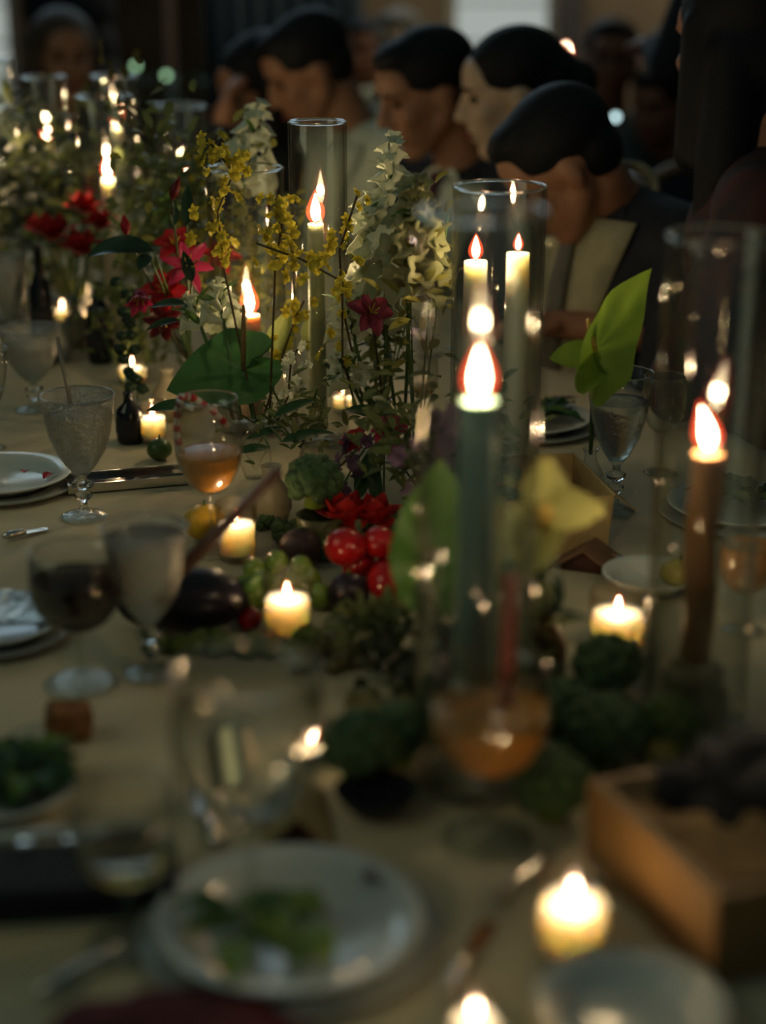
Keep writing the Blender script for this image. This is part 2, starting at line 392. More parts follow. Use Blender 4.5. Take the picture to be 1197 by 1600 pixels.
def glass_at(label, px, py, rim, wp, style='goblet', k=1.0, **kw):
    p = T(px, py); R_ = wpx(wp, p)*.5*1.0
    H = hz(p, rim)-TZ
    d2 = dep(p+V((0, 0, H))); R_ = wp*d2/FPX/2
    return goblet(label, p, R_*k, H, style, **kw), p, R_, H
IVG = mat('green_ivory_wax', (.50, .54, .36), .4, col2=(.44, .48, .31), sss=.6, sssr=(.01,))
PINKW = mat('blush_wax', (.72, .50, .40), .4, col2=(.68, .46, .36), sss=.7, sssr=(.015,))
BLUW = mat('sage_blue_wax', (.32, .50, .43), .45, col2=(.28, .44, .38), sss=.25, sssr=(.008,))
TANW = mat('caramel_wax', (.40, .21, .10), .45, col2=(.34, .17, .08), sss=.35, sssr=(.01,))
def cyl_at(label, px, py, top, wp, **kw):
    p = T(px, py); h = hz(p, top)-TZ; r = wp*dep(p+V((0, 0, h)))/FPX/2
    cylinder(label, p, r, h); return p, r, h
def tap_h(p, py): return hz(p, py)-TZ
# in-focus cylinder
p, r, h = cyl_at('tall clear glass cylinder in sharp focus left of the white-shirted man', 502, 690, 190, 92)
taper('slender pale green taper burning inside the sharp tall cylinder', p+V((-.004, 0, 0)), tap_h(p, 350), .0125, IVG, .040, power=1.2, holder=False, tilt=(0.0, 0))
p, r, h = cyl_at('wide glass cylinder behind the big green anthurium, seen through yellow orchids', 393, 670, 262, 122)
taper('short blush candle with flame just above the big green anthurium', p+V((.002, 0, 0)), tap_h(p, 492), .017, PINKW, .043, power=1.2, holder=False)
p, r, h = cyl_at('wide glass cylinder with bright rim before the bowing man', 770, 800, 291, 148)
taper('left ivory candle inside the bright-rimmed cylinder before the bowing man', p+V((-.028, 0, 0)), tap_h(p, 408), .016, WAX, .028, power=1.0, holder=False)
taper('right ivory candle inside the bright-rimmed cylinder before the bowing man', p+V((.025, .014, 0)), tap_h(p, 398), .016, WAX, .020, power=.6, holder=False)
p, r, h = cyl_at('large blurred glass cylinder at the right edge around the twisted candle', 1082, 1125, 368, 178)
t = thing('ring_candle_holder', 'round stone-grey holder carrying the twisted tan candle', 'candle holder', p+V((-.004, 0, .012)))
part(t, 'base', B().lathe([(.001, 0), (.034, 0), (.037, .008), (.035, .02), (.028, .024), (.030, .032), (.030, .042), (.020, .045), (.015, .040), (.001, .04)], 32), mat('stone_grey', (.36, .33, .20), .6, bump=.2))
taper('twisted tan taper burning at the right edge of the picture', p+V((-.002, 0, .045)), tap_h(p, 708)-.045, .0125, TANW, .040, lean=(-.22, 0), power=1.2, holder=False, twist=1.4)
p, r, h = cyl_at('tall out-of-focus glass cylinder nearest the camera around the blue-green candle', 737, 1225, 330, 204)
taper('thick blue-green taper candle with the largest white flame', p, tap_h(p, 625), .0165, BLUW, .041, power=1.1, holder=False)
# far cylinders at the left
def far_set(px, py, top, wp, candle, lc, lt, r=.012, lean=(0, 0), fh=.036):
    p = T(px, py); h = hz(p, top)-TZ; rr = wp*dep(p)/FPX/2
    cylinder(lc, p, rr, h); taper(lt, p, tap_h(p, candle), r, WAX, fh, power=1.0, holder=False, lean=lean)
far_set(182, 535, 150, 88, 279, 'far glass cylinder in front of the red flowers, top left', 'ivory taper with pale body above the red flowers, top left', .0135)
far_set(195, 452, 118, 74, 195, 'more distant glass cylinder left of the fairy lights', 'distant taper with flame left of the round green lights', .012, lean=(.35, 0))
far_set(90, 470, 120, 70, 220, 'distant cylinder below the smiling woman with brown hair', 'distant taper with red-haloed flame below the smiling woman', .012)
far_set(5, 500, 95, 84, 212, 'glass cylinder cut by the left edge of the picture', 'ivory taper cut by the left edge of the picture', .012)
far_set(292, 440, 165, 82, 270, 'distant cylinder right of the far tapers, below the brown column', 'short distant candle low inside a far cylinder, below the brown column', .012, fh=.02)
# far candle on another table
# votives
votive('votive beside the lemon with red striped straw glass', 371, 872, 66, power=1.2)
votive('glowing votive beside the green grapes and small red tomato', 450, 1000, 80, power=1.3)
votive('small votive behind the water goblet and dark bottle', 240, 690, 46, power=1.0)
votive('low votive behind the dark trailing sprig', 208, 598, 50, hp=.8, power=.9)
votive('far small votive between the dark bottle shapes', 143, 512, 28, hp=1.5, power=.8)
votive('farthest small votive left of another, near the striped straw', 99, 508, 26, hp=1.5, power=.8)
votive('wide votive behind the dark broccoli at right', 963, 1015, 94, hp=1.05, power=1.3)
votive('large blurred votive in the foreground before the wooden crate', 893, 1490, 118, hp=1.22, power=1.6, fh=.018)
votive('bottom-most votive standing in for a shiny reflection at the lower frame edge', 742, 1618, 84, hp=.8, power=.7, fh=.012, wax_h=.5)  # votive added in place of a shiny reflection on the tableware
votive('votive behind the mirror-bright cylinder base, mid table', 535, 645, 34, hp=1.3, power=.8)
votive('blurred votive standing in for a flame reflection behind the tent-folded napkin', 486, 1185, 52, hp=.9, power=.6, fh=.015, lean=(.4, 0), wax_h=.5)  # made-up votive where a flame is mirrored in cutlery
votive('distant votive seen between leaves below the orchid spray', 298, 330, 26, hp=1.4, power=.8)

# stemware
STRG = 'footed water goblets'
o, p, r, h = glass_at('full misted water goblet in sharp focus beside the left plate', 132, 806, 617, 116, level=.86, liquid=WATERM, wet=True, group=STRG)
part(o, 'straw', B().tube([(.0, 0, h*.5), (-.022, .01, h*1.45)], .0028, 10), mat('clear_straw', (.55, .5, .4), .2, trans=.6), label='thin clear straw')
o, p, r, h = glass_at('blurred water goblet with a brown straw, beside the red wine', 237, 1052, 822, 136, level=.93, liquid=WATERM, wet=True, group=STRG)
q1 = A(240, 935, p.y)-p; q2 = A(436, 735, p.y+.03)-p
part(o, 'straw', B().tube([q1, q1.lerp(q2, .52), q1.lerp(q2, .55), q2], [.0075, .0072, .006, .0055], 12), mat('brown_straw', (.13, .06, .04), .35), label='thick brown leaning straw')
WINE = mat('red_wine', (.012, .002, .006), .5, col2=(.012, .002, .006), spec=.0)
glass_at('red wine glass half full of dark wine at left', 128, 1066, 862, 140, 'wine', level=.80, liquid=WINE, name='wine_glass', group='wine glasses')
glass_at('clear water goblet in focus beside the right guests plate', 960, 798, 582, 104, level=.80, liquid=WATER, group=STRG)
glass_at('water goblet at left behind the sharp misted one', 55, 640, 512, 96, level=.8, liquid=WATERM, wet=True, group=STRG)
glass_at('far water goblet at left with bright waterline', 22, 560, 398, 62, level=.8, liquid=WATERM, wet=True, group=STRG)
glass_at('goblet cut by the left edge beside the flower-strewn plate', -12, 700, 545, 70, level=.6, liquid=WATER, group=STRG)
glass_at('empty wine glass behind the right water goblet', 1032, 738, 588, 66, 'wine', name='wine_glass', group='wine glasses')
ORD = mat('orange_drink', (.85, .38, .06), .2, col2=(.75, .30, .05), trans=.35)
o, p, r, h = glass_at('round cocktail glass with orange drink and red striped straw', 332, 862, 622, 96, 'balloon', level=.66, liquid=ORD, name='cocktail_glass', group='cocktail glasses')
RED = mat('paper_red', (.55, .03, .03), .6); WHT = mat('paper_white', (.8, .75, .65), .6)
def striped(o, pts, rad=.0035, n=14, label='red and white striped paper straw'):
    pts = [V(p) for p in pts]; s = part(o, 'straw', B().tube(pts, rad, 12), WHT, label=label)
    tot = len(pts)-1
    def at(t):
        t = min(max(t*tot, 0), tot-1e-6); i = int(t); return pts[i].lerp(pts[i+1], t-i)
    for k in range(n):
        t0, t1 = (k+.1)/n, (k+.58)/n
        part(s, 'stripe', B().tube([at(t0), at((t0+t1)/2), at(t1)], rad+.0004, 12), RED)
def rel(px, py, p, dy=0): return A(px, py, p.y+dy)-p
striped(o, [rel(288, 718, p), rel(276, 680, p), rel(277, 640, p), rel(285, 619, p), rel(300, 620, p), rel(330, 640, p, .02), rel(357, 666, p, .03)], .0038, 11)
# near orange cocktail
o, p, r, h = glass_at('blurred orange cocktail with a red straw in the foreground', 762, 1310, 1040, 178, 'balloon', level=.76, liquid=ORD, name='cocktail_glass', group='cocktail glasses', k=.98)
part(o, 'straw', B().tube([rel(786, 1190, p), rel(798, 900, p, .03)], .006, 12), mat('dull_red_straw', (.6, .14, .07), .5), label='plain red straw')
# near empty big glass and the one with pale wine
glass_at('large empty wine glass blurred in the near left foreground', 395, 1425, 1048, 232, 'wine', name='wine_glass', group='wine glasses')
PALE = mat('white_wine', (.75, .55, .16), .05, col2=(.75, .55, .16), trans=1, ior=1.33)
glass_at('low glass with golden wine at the lower left', 205, 1475, 1235, 165, 'wine', level=.62, liquid=PALE, name='wine_glass', group='wine glasses')
# orange glass bowl at the right, behind twisted candle
glass_at('small cocktail glass with orange drink at the right edge', 1160, 985, 835, 82, 'balloon', level=.9, liquid=ORD, name='cocktail_glass', group='cocktail glasses')
glass_at('tall clear glass beyond the far candle rim, mid table', 660, 668, 560, 46, 'wine', name='wine_glass', group='wine glasses', level=.6, liquid=PALE)
t = thing('striped_straw_glass', 'far tumbler holding a red striped straw, at left', 'glass', T(88, 560))
p = T(88, 560); part(t, 'tumbler', B().lathe([(.001, 0), (.028, 0), (.034, .09), (.0325, .0905), (.027, .004), (.001, .004)], 28), GLASS)
striped(t, [rel(84, 520, p), rel(58, 392, p)], .004, 10)

# ------------------------------------------------------------------ plates, trays, cutlery, napkins, crate
def plate(label, px, py, wp, z=0, group='dinner plates', under=False, m=None):
    p = T(px, py); r = wpx(wp, p)/2
    t = thing('dinner_plate', label, 'plate', p+V((0, 0, z)), group)
    pr = [(.001, .004), (r*.6, .004), (r*.66, .006), (r*.74, .013), (r*.98, .020), (r, .0195), (r*.995, .0175), (r*.74, .008), (r*.64, 0), (.001, 0)]
    part(t, 'dish', B().lathe(pr, 56), m or PORC)
    if under:
        part(t, 'charger', B().lathe([(.001, -.001), (r*1.1, .004), (r*1.12, .0075), (r*1.10, .008), (.6*r, .0005), (.001, .0004)], 56), mat('charger_grey', (.35, .38, .36), .25))
    return p, r, t
def salad(label, p, r, n=40, cols=None, group=None, name='salad', cat='salad'):
    t = thing(name, label, cat, p, group)
    cols = cols or [LEAFM, LEAFD, LEAFY]
    bs = [B() for _ in cols]
    for i in range(n):
        a = random.random()*2*PI; q = random.random()**.6*r
        d = V((math.cos(a*3), math.sin(a*3), .35)); bs[i % len(cols)].leaf((q*math.cos(a), q*math.sin(a), .004+random.random()*.012), d, (0, 0, 1), .045*random.uniform(.7, 1.2), .026, .9, .4, wave=.08, nu=6)
    for b_, c in zip(bs, cols):
        x = part(t, 'leaves', b_, c); x['kind'] = 'stuff'
    return t
def petals(label, p, r, n, m, name='fallen_petal', group=None, sz=.02):
    for i in range(n):
        k_ = sz*(.75+.25*i)/sz
        a = random.random()*6.28; q = random.random()*r
        o = part(None, name, B().leaf((0, 0, 0), (math.cos(a*5), math.sin(a*5), .1), (0, 0, 1), sz, sz*.7, .5, .4, nu=5), m, loc=p+V((r*.8*(i-1), q*math.sin(a), .002)), scl=k_)
        tag(o, ['smallest leftmost ', 'middle-sized central ', 'largest rightmost '][i]+label, 'petal', group)
PETR = leafmat('petal_red', (.50, .02, .025), (.32, .012, .02)); PETP = leafmat('petal_pink', (.50, .035, .11), (.34, .02, .07))
YEL = leafmat('petal_yellow', (.60, .42, .03), (.42, .28, .02)); PALY = leafmat('pale_yellow_spathe', (.62, .60, .20), (.5, .46, .13), trans=.4)
WHIT = leafmat('petal_white', (.84, .86, .70), (.74, .78, .60)); PURP = leafmat('petal_purple', (.20, .12, .22), (.13, .08, .15))
p, r, _ = plate('white plate strewn with red petals beside the misted goblet', 5, 758, 215, under=True)
petals('crimson petal lying on the left plate beside the goblet', p+V((.03, .0, .016)), .05, 3, PETR, group='petals on the left plate', sz=.018)
p, r, _ = plate('plate at the left edge below the red wine, with silver-foiled card', -5, 990, 210, under=True)
t = thing('folded_foil_card', 'crumpled silvery folded card lying on the left plate near the wine', 'card', p+V((0, 0, .021)))
b = B(); b.add([(-.06, -.03, 0), (.0, -.045, .012), (.065, -.02, .002), (-.05, .035, .004), (.005, .03, .018), (.07, .05, .003)], [(0, 1, 4, 3), (1, 2, 5, 4)])
part(t, 'sheet', b, mat('foil', (.6, .66, .66), .28, metal=.8, bump=.8, bscale=50), smooth=False, solid=.001)
p, r, _ = plate('small plate of dark salad cut by the left edge, lower left', 5, 1255, 230)
salad('dark green leaf salad on the lower left plate', p+V((0, .02, .012)), r*.55, 60, [LEAFD, LEAFM, LEAFD])
p, r, _ = plate('large blurred plate at the bottom centre of the picture', 452, 1462, 420, under=True)
salad('scraps of yellow-green lettuce on the bottom centre plate', p+V((-.005, -.02, .012)), r*.38, 14, [LEAFY, LEAFM])
petals('violet petal on the bottom centre plate', p+V((.03, .02, .014)), .03, 3, PURP, group='violet petals on the bottom plate')
p, r, _ = plate('salad plate before the bowing man at the right', 830, 668, 190, under=True)
salad('green salad on the plate before the bowing man', p+V((0, 0, .012)), r*.5, 50, [LEAFD, LEAFM, LEAFD])
p, r, _ = plate('plate beside the twisted candle, right edge', 1155, 805, 225, under=True)
salad('salad remains on the plate beside the twisted candle', p+V((0, .02, .012)), r*.4, 26, [LEAFD, LEAFM])
p, r, _ = plate('small side plate with yellow fruit behind the wide votive', 1015, 918, 150)
p, r, _ = plate('plate at the bottom right under the crate corner, mostly cropped', 985, 1600, 300)
# mirrored tray
t = thing('serving_tray', 'narrow black tray with a silver rim behind the water goblet', 'tray', T(205, 755), rz=.28)
part(t, 'base', B().box((0, 0, .004), (.17, .05, .006)), mat('black_lacquer', (.01, .011, .014), .12), smooth=False, bevel=.001)
for y in (-.026, .026): part(t, 'rim', B().box((0, y, .007), (.174, .003, .012)), STEEL, smooth=False)
for x in (-.086, .086): part(t, 'rim', B().box((x, 0, .007), (.003, .05, .012)), STEEL, smooth=False)
# dark bottles
BOT = mat('dark_bottle_glass', (.012, .014, .02), .12, col2=(.01, .012, .016))
def bottle(label, px, py, top, wp, m=BOT):
    p = T(px, py); h = hz(p, top)-TZ; r = wpx(wp, p)/2
    t = thing('wine_bottle', label, 'bottle', p, 'dark bottles')
    part(t, 'body', B().lathe([(.001, .004), (r*.9, 0), (r, .006), (r, h*.58), (r*.9, h*.66), (r*.4, h*.78), (r*.33, h*.95), (r*.38, h*.95), (r*.38, h), (.001, h)], 28), m)
    part(t, 'bottle_label', B().lathe([(r+.0006, h*.2), (r+.0006, h*.48)], 28), mat('dark_paper', (.03, .03, .035), .8))
bottle('dark bottle by the far striped straw at left', 70, 570, 385, 34)
bottle('squat dark bottle with maroon foot between far votives', 158, 565, 440, 40)
bottle('short dark bottle right of the misted goblet', 204, 690, 612, 42)
# crate (near right)
CW = mat('crate_wood', (.30, .16, .055), .6, col2=(.21, .11, .035), scale=9, bump=.15, bscale=25)
a = T(1112, 1545); bq = T(912, 1345); 
ax = (bq-a); Lx = ax.length; ax.normalize(); ay = V((-ax.y, ax.x, 0))
if ay.x < 0: ay = -ay
Ly = .20; Hc = hz(a, 1402)-TZ
Mc = Matrix((ax, ay, V((0, 0, 1)))).transposed()
t = thing('wooden_crate', 'open wooden crate at the lower right lined with brown paper', 'crate', a)
def cbox(c, d): return B().box(Mc @ V(c), d, Mc)
th = .010
part(t, 'side_panel', cbox((Lx/2, th/2, Hc/2), (Lx, th, Hc)), CW, smooth=False, bevel=.001)
part(t, 'side_panel', cbox((Lx/2, Ly-th/2, Hc/2), (Lx, th, Hc)), CW, smooth=False, bevel=.001)
part(t, 'end_panel', cbox((th/2, Ly/2, Hc/2-.001), (th, Ly-2*th, Hc-.002)), CW, smooth=False, bevel=.001)
part(t, 'end_panel', cbox((Lx-th/2, Ly/2, Hc/2-.001), (th, Ly-2*th, Hc-.002)), CW, smooth=False, bevel=.001)
part(t, 'bottom_panel', cbox((Lx/2, Ly/2, .006), (Lx-2*th, Ly-2*th, .008)), CW, smooth=False)
KR = mat('kraft_paper', (.34, .20, .08), .8, bump=.5, bscale=18)
b = B(); vs = []; n = 14
for i in range(n):
    for j in range(n):
        u_, v_ = i/(n-1), j/(n-1)
        z = Hc*.72+.05*noise.noise(V((u_*3, v_*3, 1)))+.02*abs(u_-.5)+.01
        vs.append(Mc @ V((th+.004+u_*(Lx-2*th-.008), th+.004+v_*(Ly-2*th-.008), z)))
b.add(vs, [(i*n+j, i*n+j+1, (i+1)*n+j+1, (i+1)*n+j) for i in range(n-1) for j in range(n-1)])
part(t, 'paper_lining', b, KR, smooth=False)
t = thing('dark_cloth_bundle', 'dark cloth bundle lying in the wooden crate, lower right', 'cloth', a+Mc @ V((Lx*.6, Ly*.62, Hc*.55)))
DKC = mat('dark_cloth', (.012, .011, .016), .85, bump=.4)
part(t, 'cloth', B().blob((0, 0, .028), (.060, .068, .045), 24, 16, .5, 22).blob(Mc @ V((.045, -.03, .018)), (.055, .03, .022), 20, 12, .3).blob(Mc @ V((-.02, .06, .05)), (.05, .06, .04), 20, 12, .4), DKC)
# kraft bread bag (mid right) with tent flap
KB = mat('pale_kraft', (.48, .36, .16), .8, col2=(.40, .29, .12), bump=.3, bscale=20)
def bag(label, c, w_, d_, h_, rz):
    t = thing('paper_bread_bag', label, 'paper bag', c, rz=rz)
    b = B(); z1 = h_
    P = [(-w_/2, -d_/2, 0), (w_/2, -d_/2, 0), (w_/2, d_/2, 0), (-w_/2, d_/2, 0)]
    Q = [(-w_*.53, -d_*.5, h_*.86), (w_*.55, -d_*.48, h_*.8), (w_*.5, d_*.55, h_), (-w_*.5, d_*.5, h_*1.08)]
    b.add(P+Q, [(0, 1, 5, 4), (1, 2, 6, 5), (2, 3, 7, 6), (3, 0, 4, 7), (3, 2, 1, 0)])
    part(t, 'bag', b, KB, smooth=False, solid=.0015)
    f = B(); f.add([Q[1], Q[2], (w_*.75, d_*.3, h_*.55), (w_*.8, -d_*.35, h_*.45)], [(0, 1, 2, 3)])
    part(t, 'folded_flap', f, KB, smooth=False, solid=.0015)
    return t
c_ = T(838, 868); bag('open pale brown paper bread bag behind the yellow anthurium', c_+V((0, .06, 0)), .15, .12, .085, .25)
for k, (x, y, z, a_) in enumerate([(-.03, .05, .055, .3), (.035, .07, .05, -.4), (.0, .09, .07, .9)]):
    o = part(None, 'bread_roll', B().blob((0, 0, 0), (.036, .024, .022), 18, 12, .15), mat('bread_crust', (.42, .22, .07), .7, col2=(.25, .11, .03), scale=40, bump=.4), loc=c_+V((x, y, z)), rot=(0, .2, a_))
    tag(o, ['left', 'right', 'rear'][k]+' crusty bread roll in the open paper bag', 'bread', 'rolls in the paper bag')
def tent(label, p, w_, d_, h_, rz, m):
    t = thing('folded_napkin', label, 'napkin', p, rz=rz)
    b = B(); b.add([(-w_/2, -d_/2, 0), (0, -d_/2, h_), (w_/2, -d_/2, 0), (-w_/2*.8, d_/2, 0), (0, d_/2, h_*.75), (w_/2*.8, d_/2, 0)], [(0, 1, 4, 3), (1, 2, 5, 4)])
    part(t, 'cloth', b, m, smooth=False, solid=.002)
    l = B(); l.add([(-w_*.42, -d_*.44, .001), (w_*.42, -d_*.44, .001), (0, -d_*.44, h_*.86)], [(0, 1, 2)]); part(t, 'opening_shade', l, mat('opening_shade_brown', (.06, .022, .016), .9), solid=.001, label='dark brown panel imitating shade in the opening')  # dark sheet standing in for the shade inside the fold
    return t
NAP = mat('olive_linen', (.30, .24, .10), .9, bump=.3)
tent('cream napkin folded like a tent near the bottom centre', T(465, 1286)+V((0, .0, 0)), .065, .10, .034, .05, NAP)
tent('brown folded card standing beside the knife at right', T(920, 880), .085, .07, .028, -.35, mat('brown_card', (.24, .13, .07), .8))
# cutlery
def knife(label, p0, p1, w_=.016, name='table_knife'):
    p0 = V(p0); p1 = V(p1); d = (p1-p0); L = d.length; rz = math.atan2(d.y, d.x)
    t = thing(name, label, 'cutlery', p0+V((0, 0, .0005)), 'table cutlery', rz)
    h = B(); h.tube([(0, 0, .005), (.01, 0, .005), (L*.45, 0, .0045), (L*.5, 0, .004)], [.003, w_*.33, w_*.26, w_*.18], 12); part(t, 'handle', h, STEEL)
    b = B(); b.add([(L*.48, -w_*.2, .003), (L*.95, -w_*.3, .002), (L, w_*.1, .002), (L*.9, w_*.5, .002), (L*.52, w_*.45, .003)], [(0, 1, 2, 3, 4)]); part(t, 'blade', b, STEEL, solid=.0012, smooth=False)
def fork(label, p0, p1):
    p0 = V(p0); p1 = V(p1); d = (p1-p0); L = d.length; rz = math.atan2(d.y, d.x)
    t = thing('table_fork', label, 'cutlery', p0+V((0, 0, .001)), 'table cutlery', rz)
    part(t, 'handle', B().tube([(0, 0, .004), (.02, 0, .004), (L*.6, 0, .006), (L*.72, 0, .005)], [.003, .005, .0025, .004], 10), STEEL)
    for k in range(4): part(t, 'tine', B().tube([(L*.70, (k-1.5)*.003, .005), (L*.78, (k-1.5)*.006, .003), (L, (k-1.5)*.0055, .007)], .0013, 6), STEEL)
knife('knife lying beside the brown card at right', T(978, 884), T(930, 866))
knife('dark-looking knife on the cloth near the left edge', T(5, 845), T(75, 828))
knife('knife catching candlelight right of the empty wine glass', T(340, 1330), T(300, 1230), .02)
fork('fork below the wide votive near the crate', T(860, 1340), T(770, 1420))
fork('fork on the cloth at the lower left corner', T(60, 1560), T(210, 1480))
knife('knife beside the bottom centre plate', T(700, 1560), T(770, 1440))
t = thing('reflection_blade', 'made-up blade standing in for the bright reflection in the large empty wine glass', 'cutlery', T(385, 1300), 'table cutlery')  # added blade, angled to glint like a candle reflection in the bowl
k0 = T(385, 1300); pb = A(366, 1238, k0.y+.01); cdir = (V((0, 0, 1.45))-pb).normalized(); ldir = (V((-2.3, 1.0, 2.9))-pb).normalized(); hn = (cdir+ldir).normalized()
dr_ = (A(325, 1130, k0.y+.03)-pb); dr_ = (dr_-hn*dr_.dot(hn)).normalized(); sd_ = dr_.cross(hn); GOLD = mat('reflection_pale_gold', (.80, .66, .42), .42, metal=1, col2=(.70, .56, .34))
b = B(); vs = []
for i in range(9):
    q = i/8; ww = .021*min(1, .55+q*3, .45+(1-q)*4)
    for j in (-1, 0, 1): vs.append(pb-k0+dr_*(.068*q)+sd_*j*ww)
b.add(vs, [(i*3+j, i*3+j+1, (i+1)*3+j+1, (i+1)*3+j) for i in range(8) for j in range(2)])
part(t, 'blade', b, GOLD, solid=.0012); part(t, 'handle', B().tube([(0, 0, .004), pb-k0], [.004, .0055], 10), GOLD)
# black napkin block left bottom with silver rim pieces
t = thing('black_menu_folder', 'black folded napkin block with shiny clips at the lower left', 'napkin', T(75, 1400), rz=.1)
part(t, 'cloth', B().box((0, 0, .014), (.20, .075, .026)), mat('black_linen', (.008, .01, .016), .8), smooth=False, bevel=.004)
for k in range(4): part(t, 'clip', B().box((-.055+k*.036, .030, .029), (.012, .012, .004)), STEEL, bevel=.001)
part(t, 'plate_edge', B().tube([(-.1, .05, .02), (0, .055, .024), (.09, .045, .024)], .005, 10), PORC)
# dark wine-red cloth at the bottom edge
t = thing('maroon_napkin', 'maroon napkin at the bottom edge of the picture', 'napkin', T(270, 1620), rz=.2)
part(t, 'cloth', B().blob((0, 0, .006), (.085, .05, .010), 28, 8, .35, 30), mat('maroon_linen', (.09, .012, .018), .9, bump=.4))
# brownish bread piece left
t = part(None, 'bread_slice', B().box((0, 0, .016), (.042, .034, .032)), mat('toast', (.26, .12, .04), .8, col2=(.15, .06, .02), scale=60, bump=.5), loc=T(105, 1150), rot=(0, .15, .3), bevel=.006)
tag(t, 'toasted bread cube in front of the red wine glass', 'bread')

# ------------------------------------------------------------------ fruit and vegetables
def fruit(name, label, cat, px, py, wp, m, group=None, sq=.95, stem=True, n=1, z=None, Y=None):
    p = T(px, py); r = wpx(wp, p)/2
    t = thing(name, label, cat, p+V((0, 0, 0 if z is None else z)), group)
    vs_ = B().blob((0, 0, r*sq), (r, r, r*sq), 24, 16, .06, 20)
    part(t, 'flesh', vs_, m)
    if stem:
        part(t, 'stalk', B().tube([(0, 0, r*sq*1.9), (.001, 0, r*sq*2+.006)], [.0022, .0014], 6), STEMG)
    return t, p, r
TOM = mat('tomato_skin', (.48, .012, .012), .15, col2=(.36, .01, .01), spec=.6, sss=.2, sssr=(.005,))
LEM = mat('lemon_skin', (.66, .42, .03), .4, col2=(.56, .34, .02), bump=.2, bscale=200)
fruit('lemon', 'yellow lemon behind the votive and the striped straw glass', 'fruit', 320, 842, 66, LEM, sq=.85)
fruit('cherry_tomato', 'small red tomato left of the glowing votive', 'tomato', 390, 984, 40, TOM, 'red tomatoes')
fruit('tomato', 'large red tomato in the middle, behind the near cylinder edge', 'tomato', 610, 950, 80, TOM, 'red tomatoes')
fruit('apricot', 'orange apricot low beside the yellow anthurium stem', 'fruit', 838, 1005, 52, mat('apricot_skin', (.66, .30, .03), .5), stem=False)
fruit('yellow_pepper', 'yellow pepper on the small side plate at right', 'vegetable', 1060, 915, 62, mat('pepper_yellow', (.52, .42, .08), .25), sq=.7)
fruit('fig', 'dark brown fig right of the paired votives', 'fruit', 470, 882, 66, mat('fig_skin', (.035, .02, .022), .5, col2=(.07, .035, .03)), 'dark fruit', sq=.9)
fruit('plum', 'dark plum in shadow under the red tomatoes', 'fruit', 545, 955, 66, mat('plum_skin', (.02, .012, .025), .4), 'dark fruit')
fruit('lime', 'green lime by the small votive behind the goblet', 'fruit', 250, 718, 40, mat('lime_skin', (.06, .12, .03), .4), sq=.85)
# aubergine : long dark thing lying left of the grapes
t = thing('aubergine', 'glossy black aubergine lying left of the grapes and votive', 'vegetable', T(300, 985))
part(t, 'flesh', B().blob((0, 0, .036), (.062, .038, .034), 28, 16, .05).blob((-.035, .005, .030), (.045, .030, .028), 24, 14), mat('aubergine_skin', (.012, .009, .018), .3, spec=.4, col2=(.009, .008, .014)))
part(t, 'stalk', B().tube([(.055, .005, .045), (.075, .01, .062)], [.010, .004], 8), STEMG)
GRM = mat('grape_skin', (.22, .32, .06), .2, col2=(.16, .25, .04), sss=.4, sssr=(.006,), spec=.6)
def grapes(label, pts, wp, m=GRM, name='grape_bunch', cat='grapes', zbase=0):
    p0 = T(*pts[0]); t = thing(name, label, cat, p0)
    k = 0
    for (px, py) in pts:
        q = T(px, py)
        r = wpx(wp, q)/2*random.uniform(.9, 1.1)
        part(t, 'grape', B().blob((0, 0, 0), (r, r, r*1.08), 16, 10), m, loc=q-p0+V((0, 0, r+zbase)))
    return t
G_ = [(400, 950), (425, 940), (452, 945), (380, 965), (430, 972), (476, 950), (405, 972)]
grapes('bunch of green grapes around the glowing votive', G_[:4]+[(480, 930), (500, 950)], 44)
p0 = T(440, 935)
t = thing('grape_bunch', 'upper green grapes leaning on the dark fig', 'grapes', p0)
for dx, dy, dz in [(-.03, .01, .03), (-.005, .012, .038), (.022, .012, .032), (-.015, .0, .018), (.012, .0, .018), (-.04, 0, .014)]:
    part(t, 'grape', B().blob((0, 0, 0), (.0135, .0135, .0145), 16, 10), GRM, loc=(dx, dy, dz))
BRO = mat('broccoli_green', (.11, .20, .08), .7, col2=(.06, .12, .05), scale=120, bump=.9, bscale=250)
BRL = mat('lime_moss', (.17, .24, .06), .8, col2=(.08, .13, .03), scale=90, bump=.9, bscale=200)
def broccoli(label, c, R_, m=BRO, n=26, name='broccoli_head', cat='vegetable', group='broccoli and cabbage heads'):
    t = thing(name, label, cat, c, group)
    b = B()
    for i in range(n):
        z = 1-1.5*i/n; a = i*2.4; rr = math.sqrt(max(0, 1-min(1, z*z)))
        b.blob((R_*.72*rr*math.cos(a), R_*.72*rr*math.sin(a), R_*(.95+.62*z)), R_*.36, 10, 7, .35, 40)
    part(t, 'florets', b, m); part(t, 'stalk', B().lathe([(.001, 0), (R_*.4, 0), (R_*.3, R_*.5), (R_*.45, R_)], 12), LEAFY)
broccoli('dark green broccoli head in front of the wide votive', T(948, 1085), .033)
broccoli('green broccoli floret lower left of the stone holder', T(880, 1150), .030)
broccoli('dark green brussels-like head right of the near orange cocktail', T(945, 1195), .036)
broccoli('green head nearest the crate corner', T(862, 1275), .032)
broccoli('small yellow-green head behind the crate', T(1040, 1180), .030, BRL)
broccoli('broccoli crown above the pale bud vase', T(492, 860)+V((0, 0.02, .05)), .034)
for q in [(500, 868)]:
    t = thing('upturned_bowl', 'olive bowl lifting the broccoli crown mid table', 'bowl', T(*q)+V((0, .02, 0)))
    part(t, 'bowl', B().lathe([(.001, 0), (.022, 0), (.024, .01), (.03, .045), (.0285, .046), (.022, .012), (.001, .006)], 24), mat('olive_glaze', (.10, .11, .04), .4))
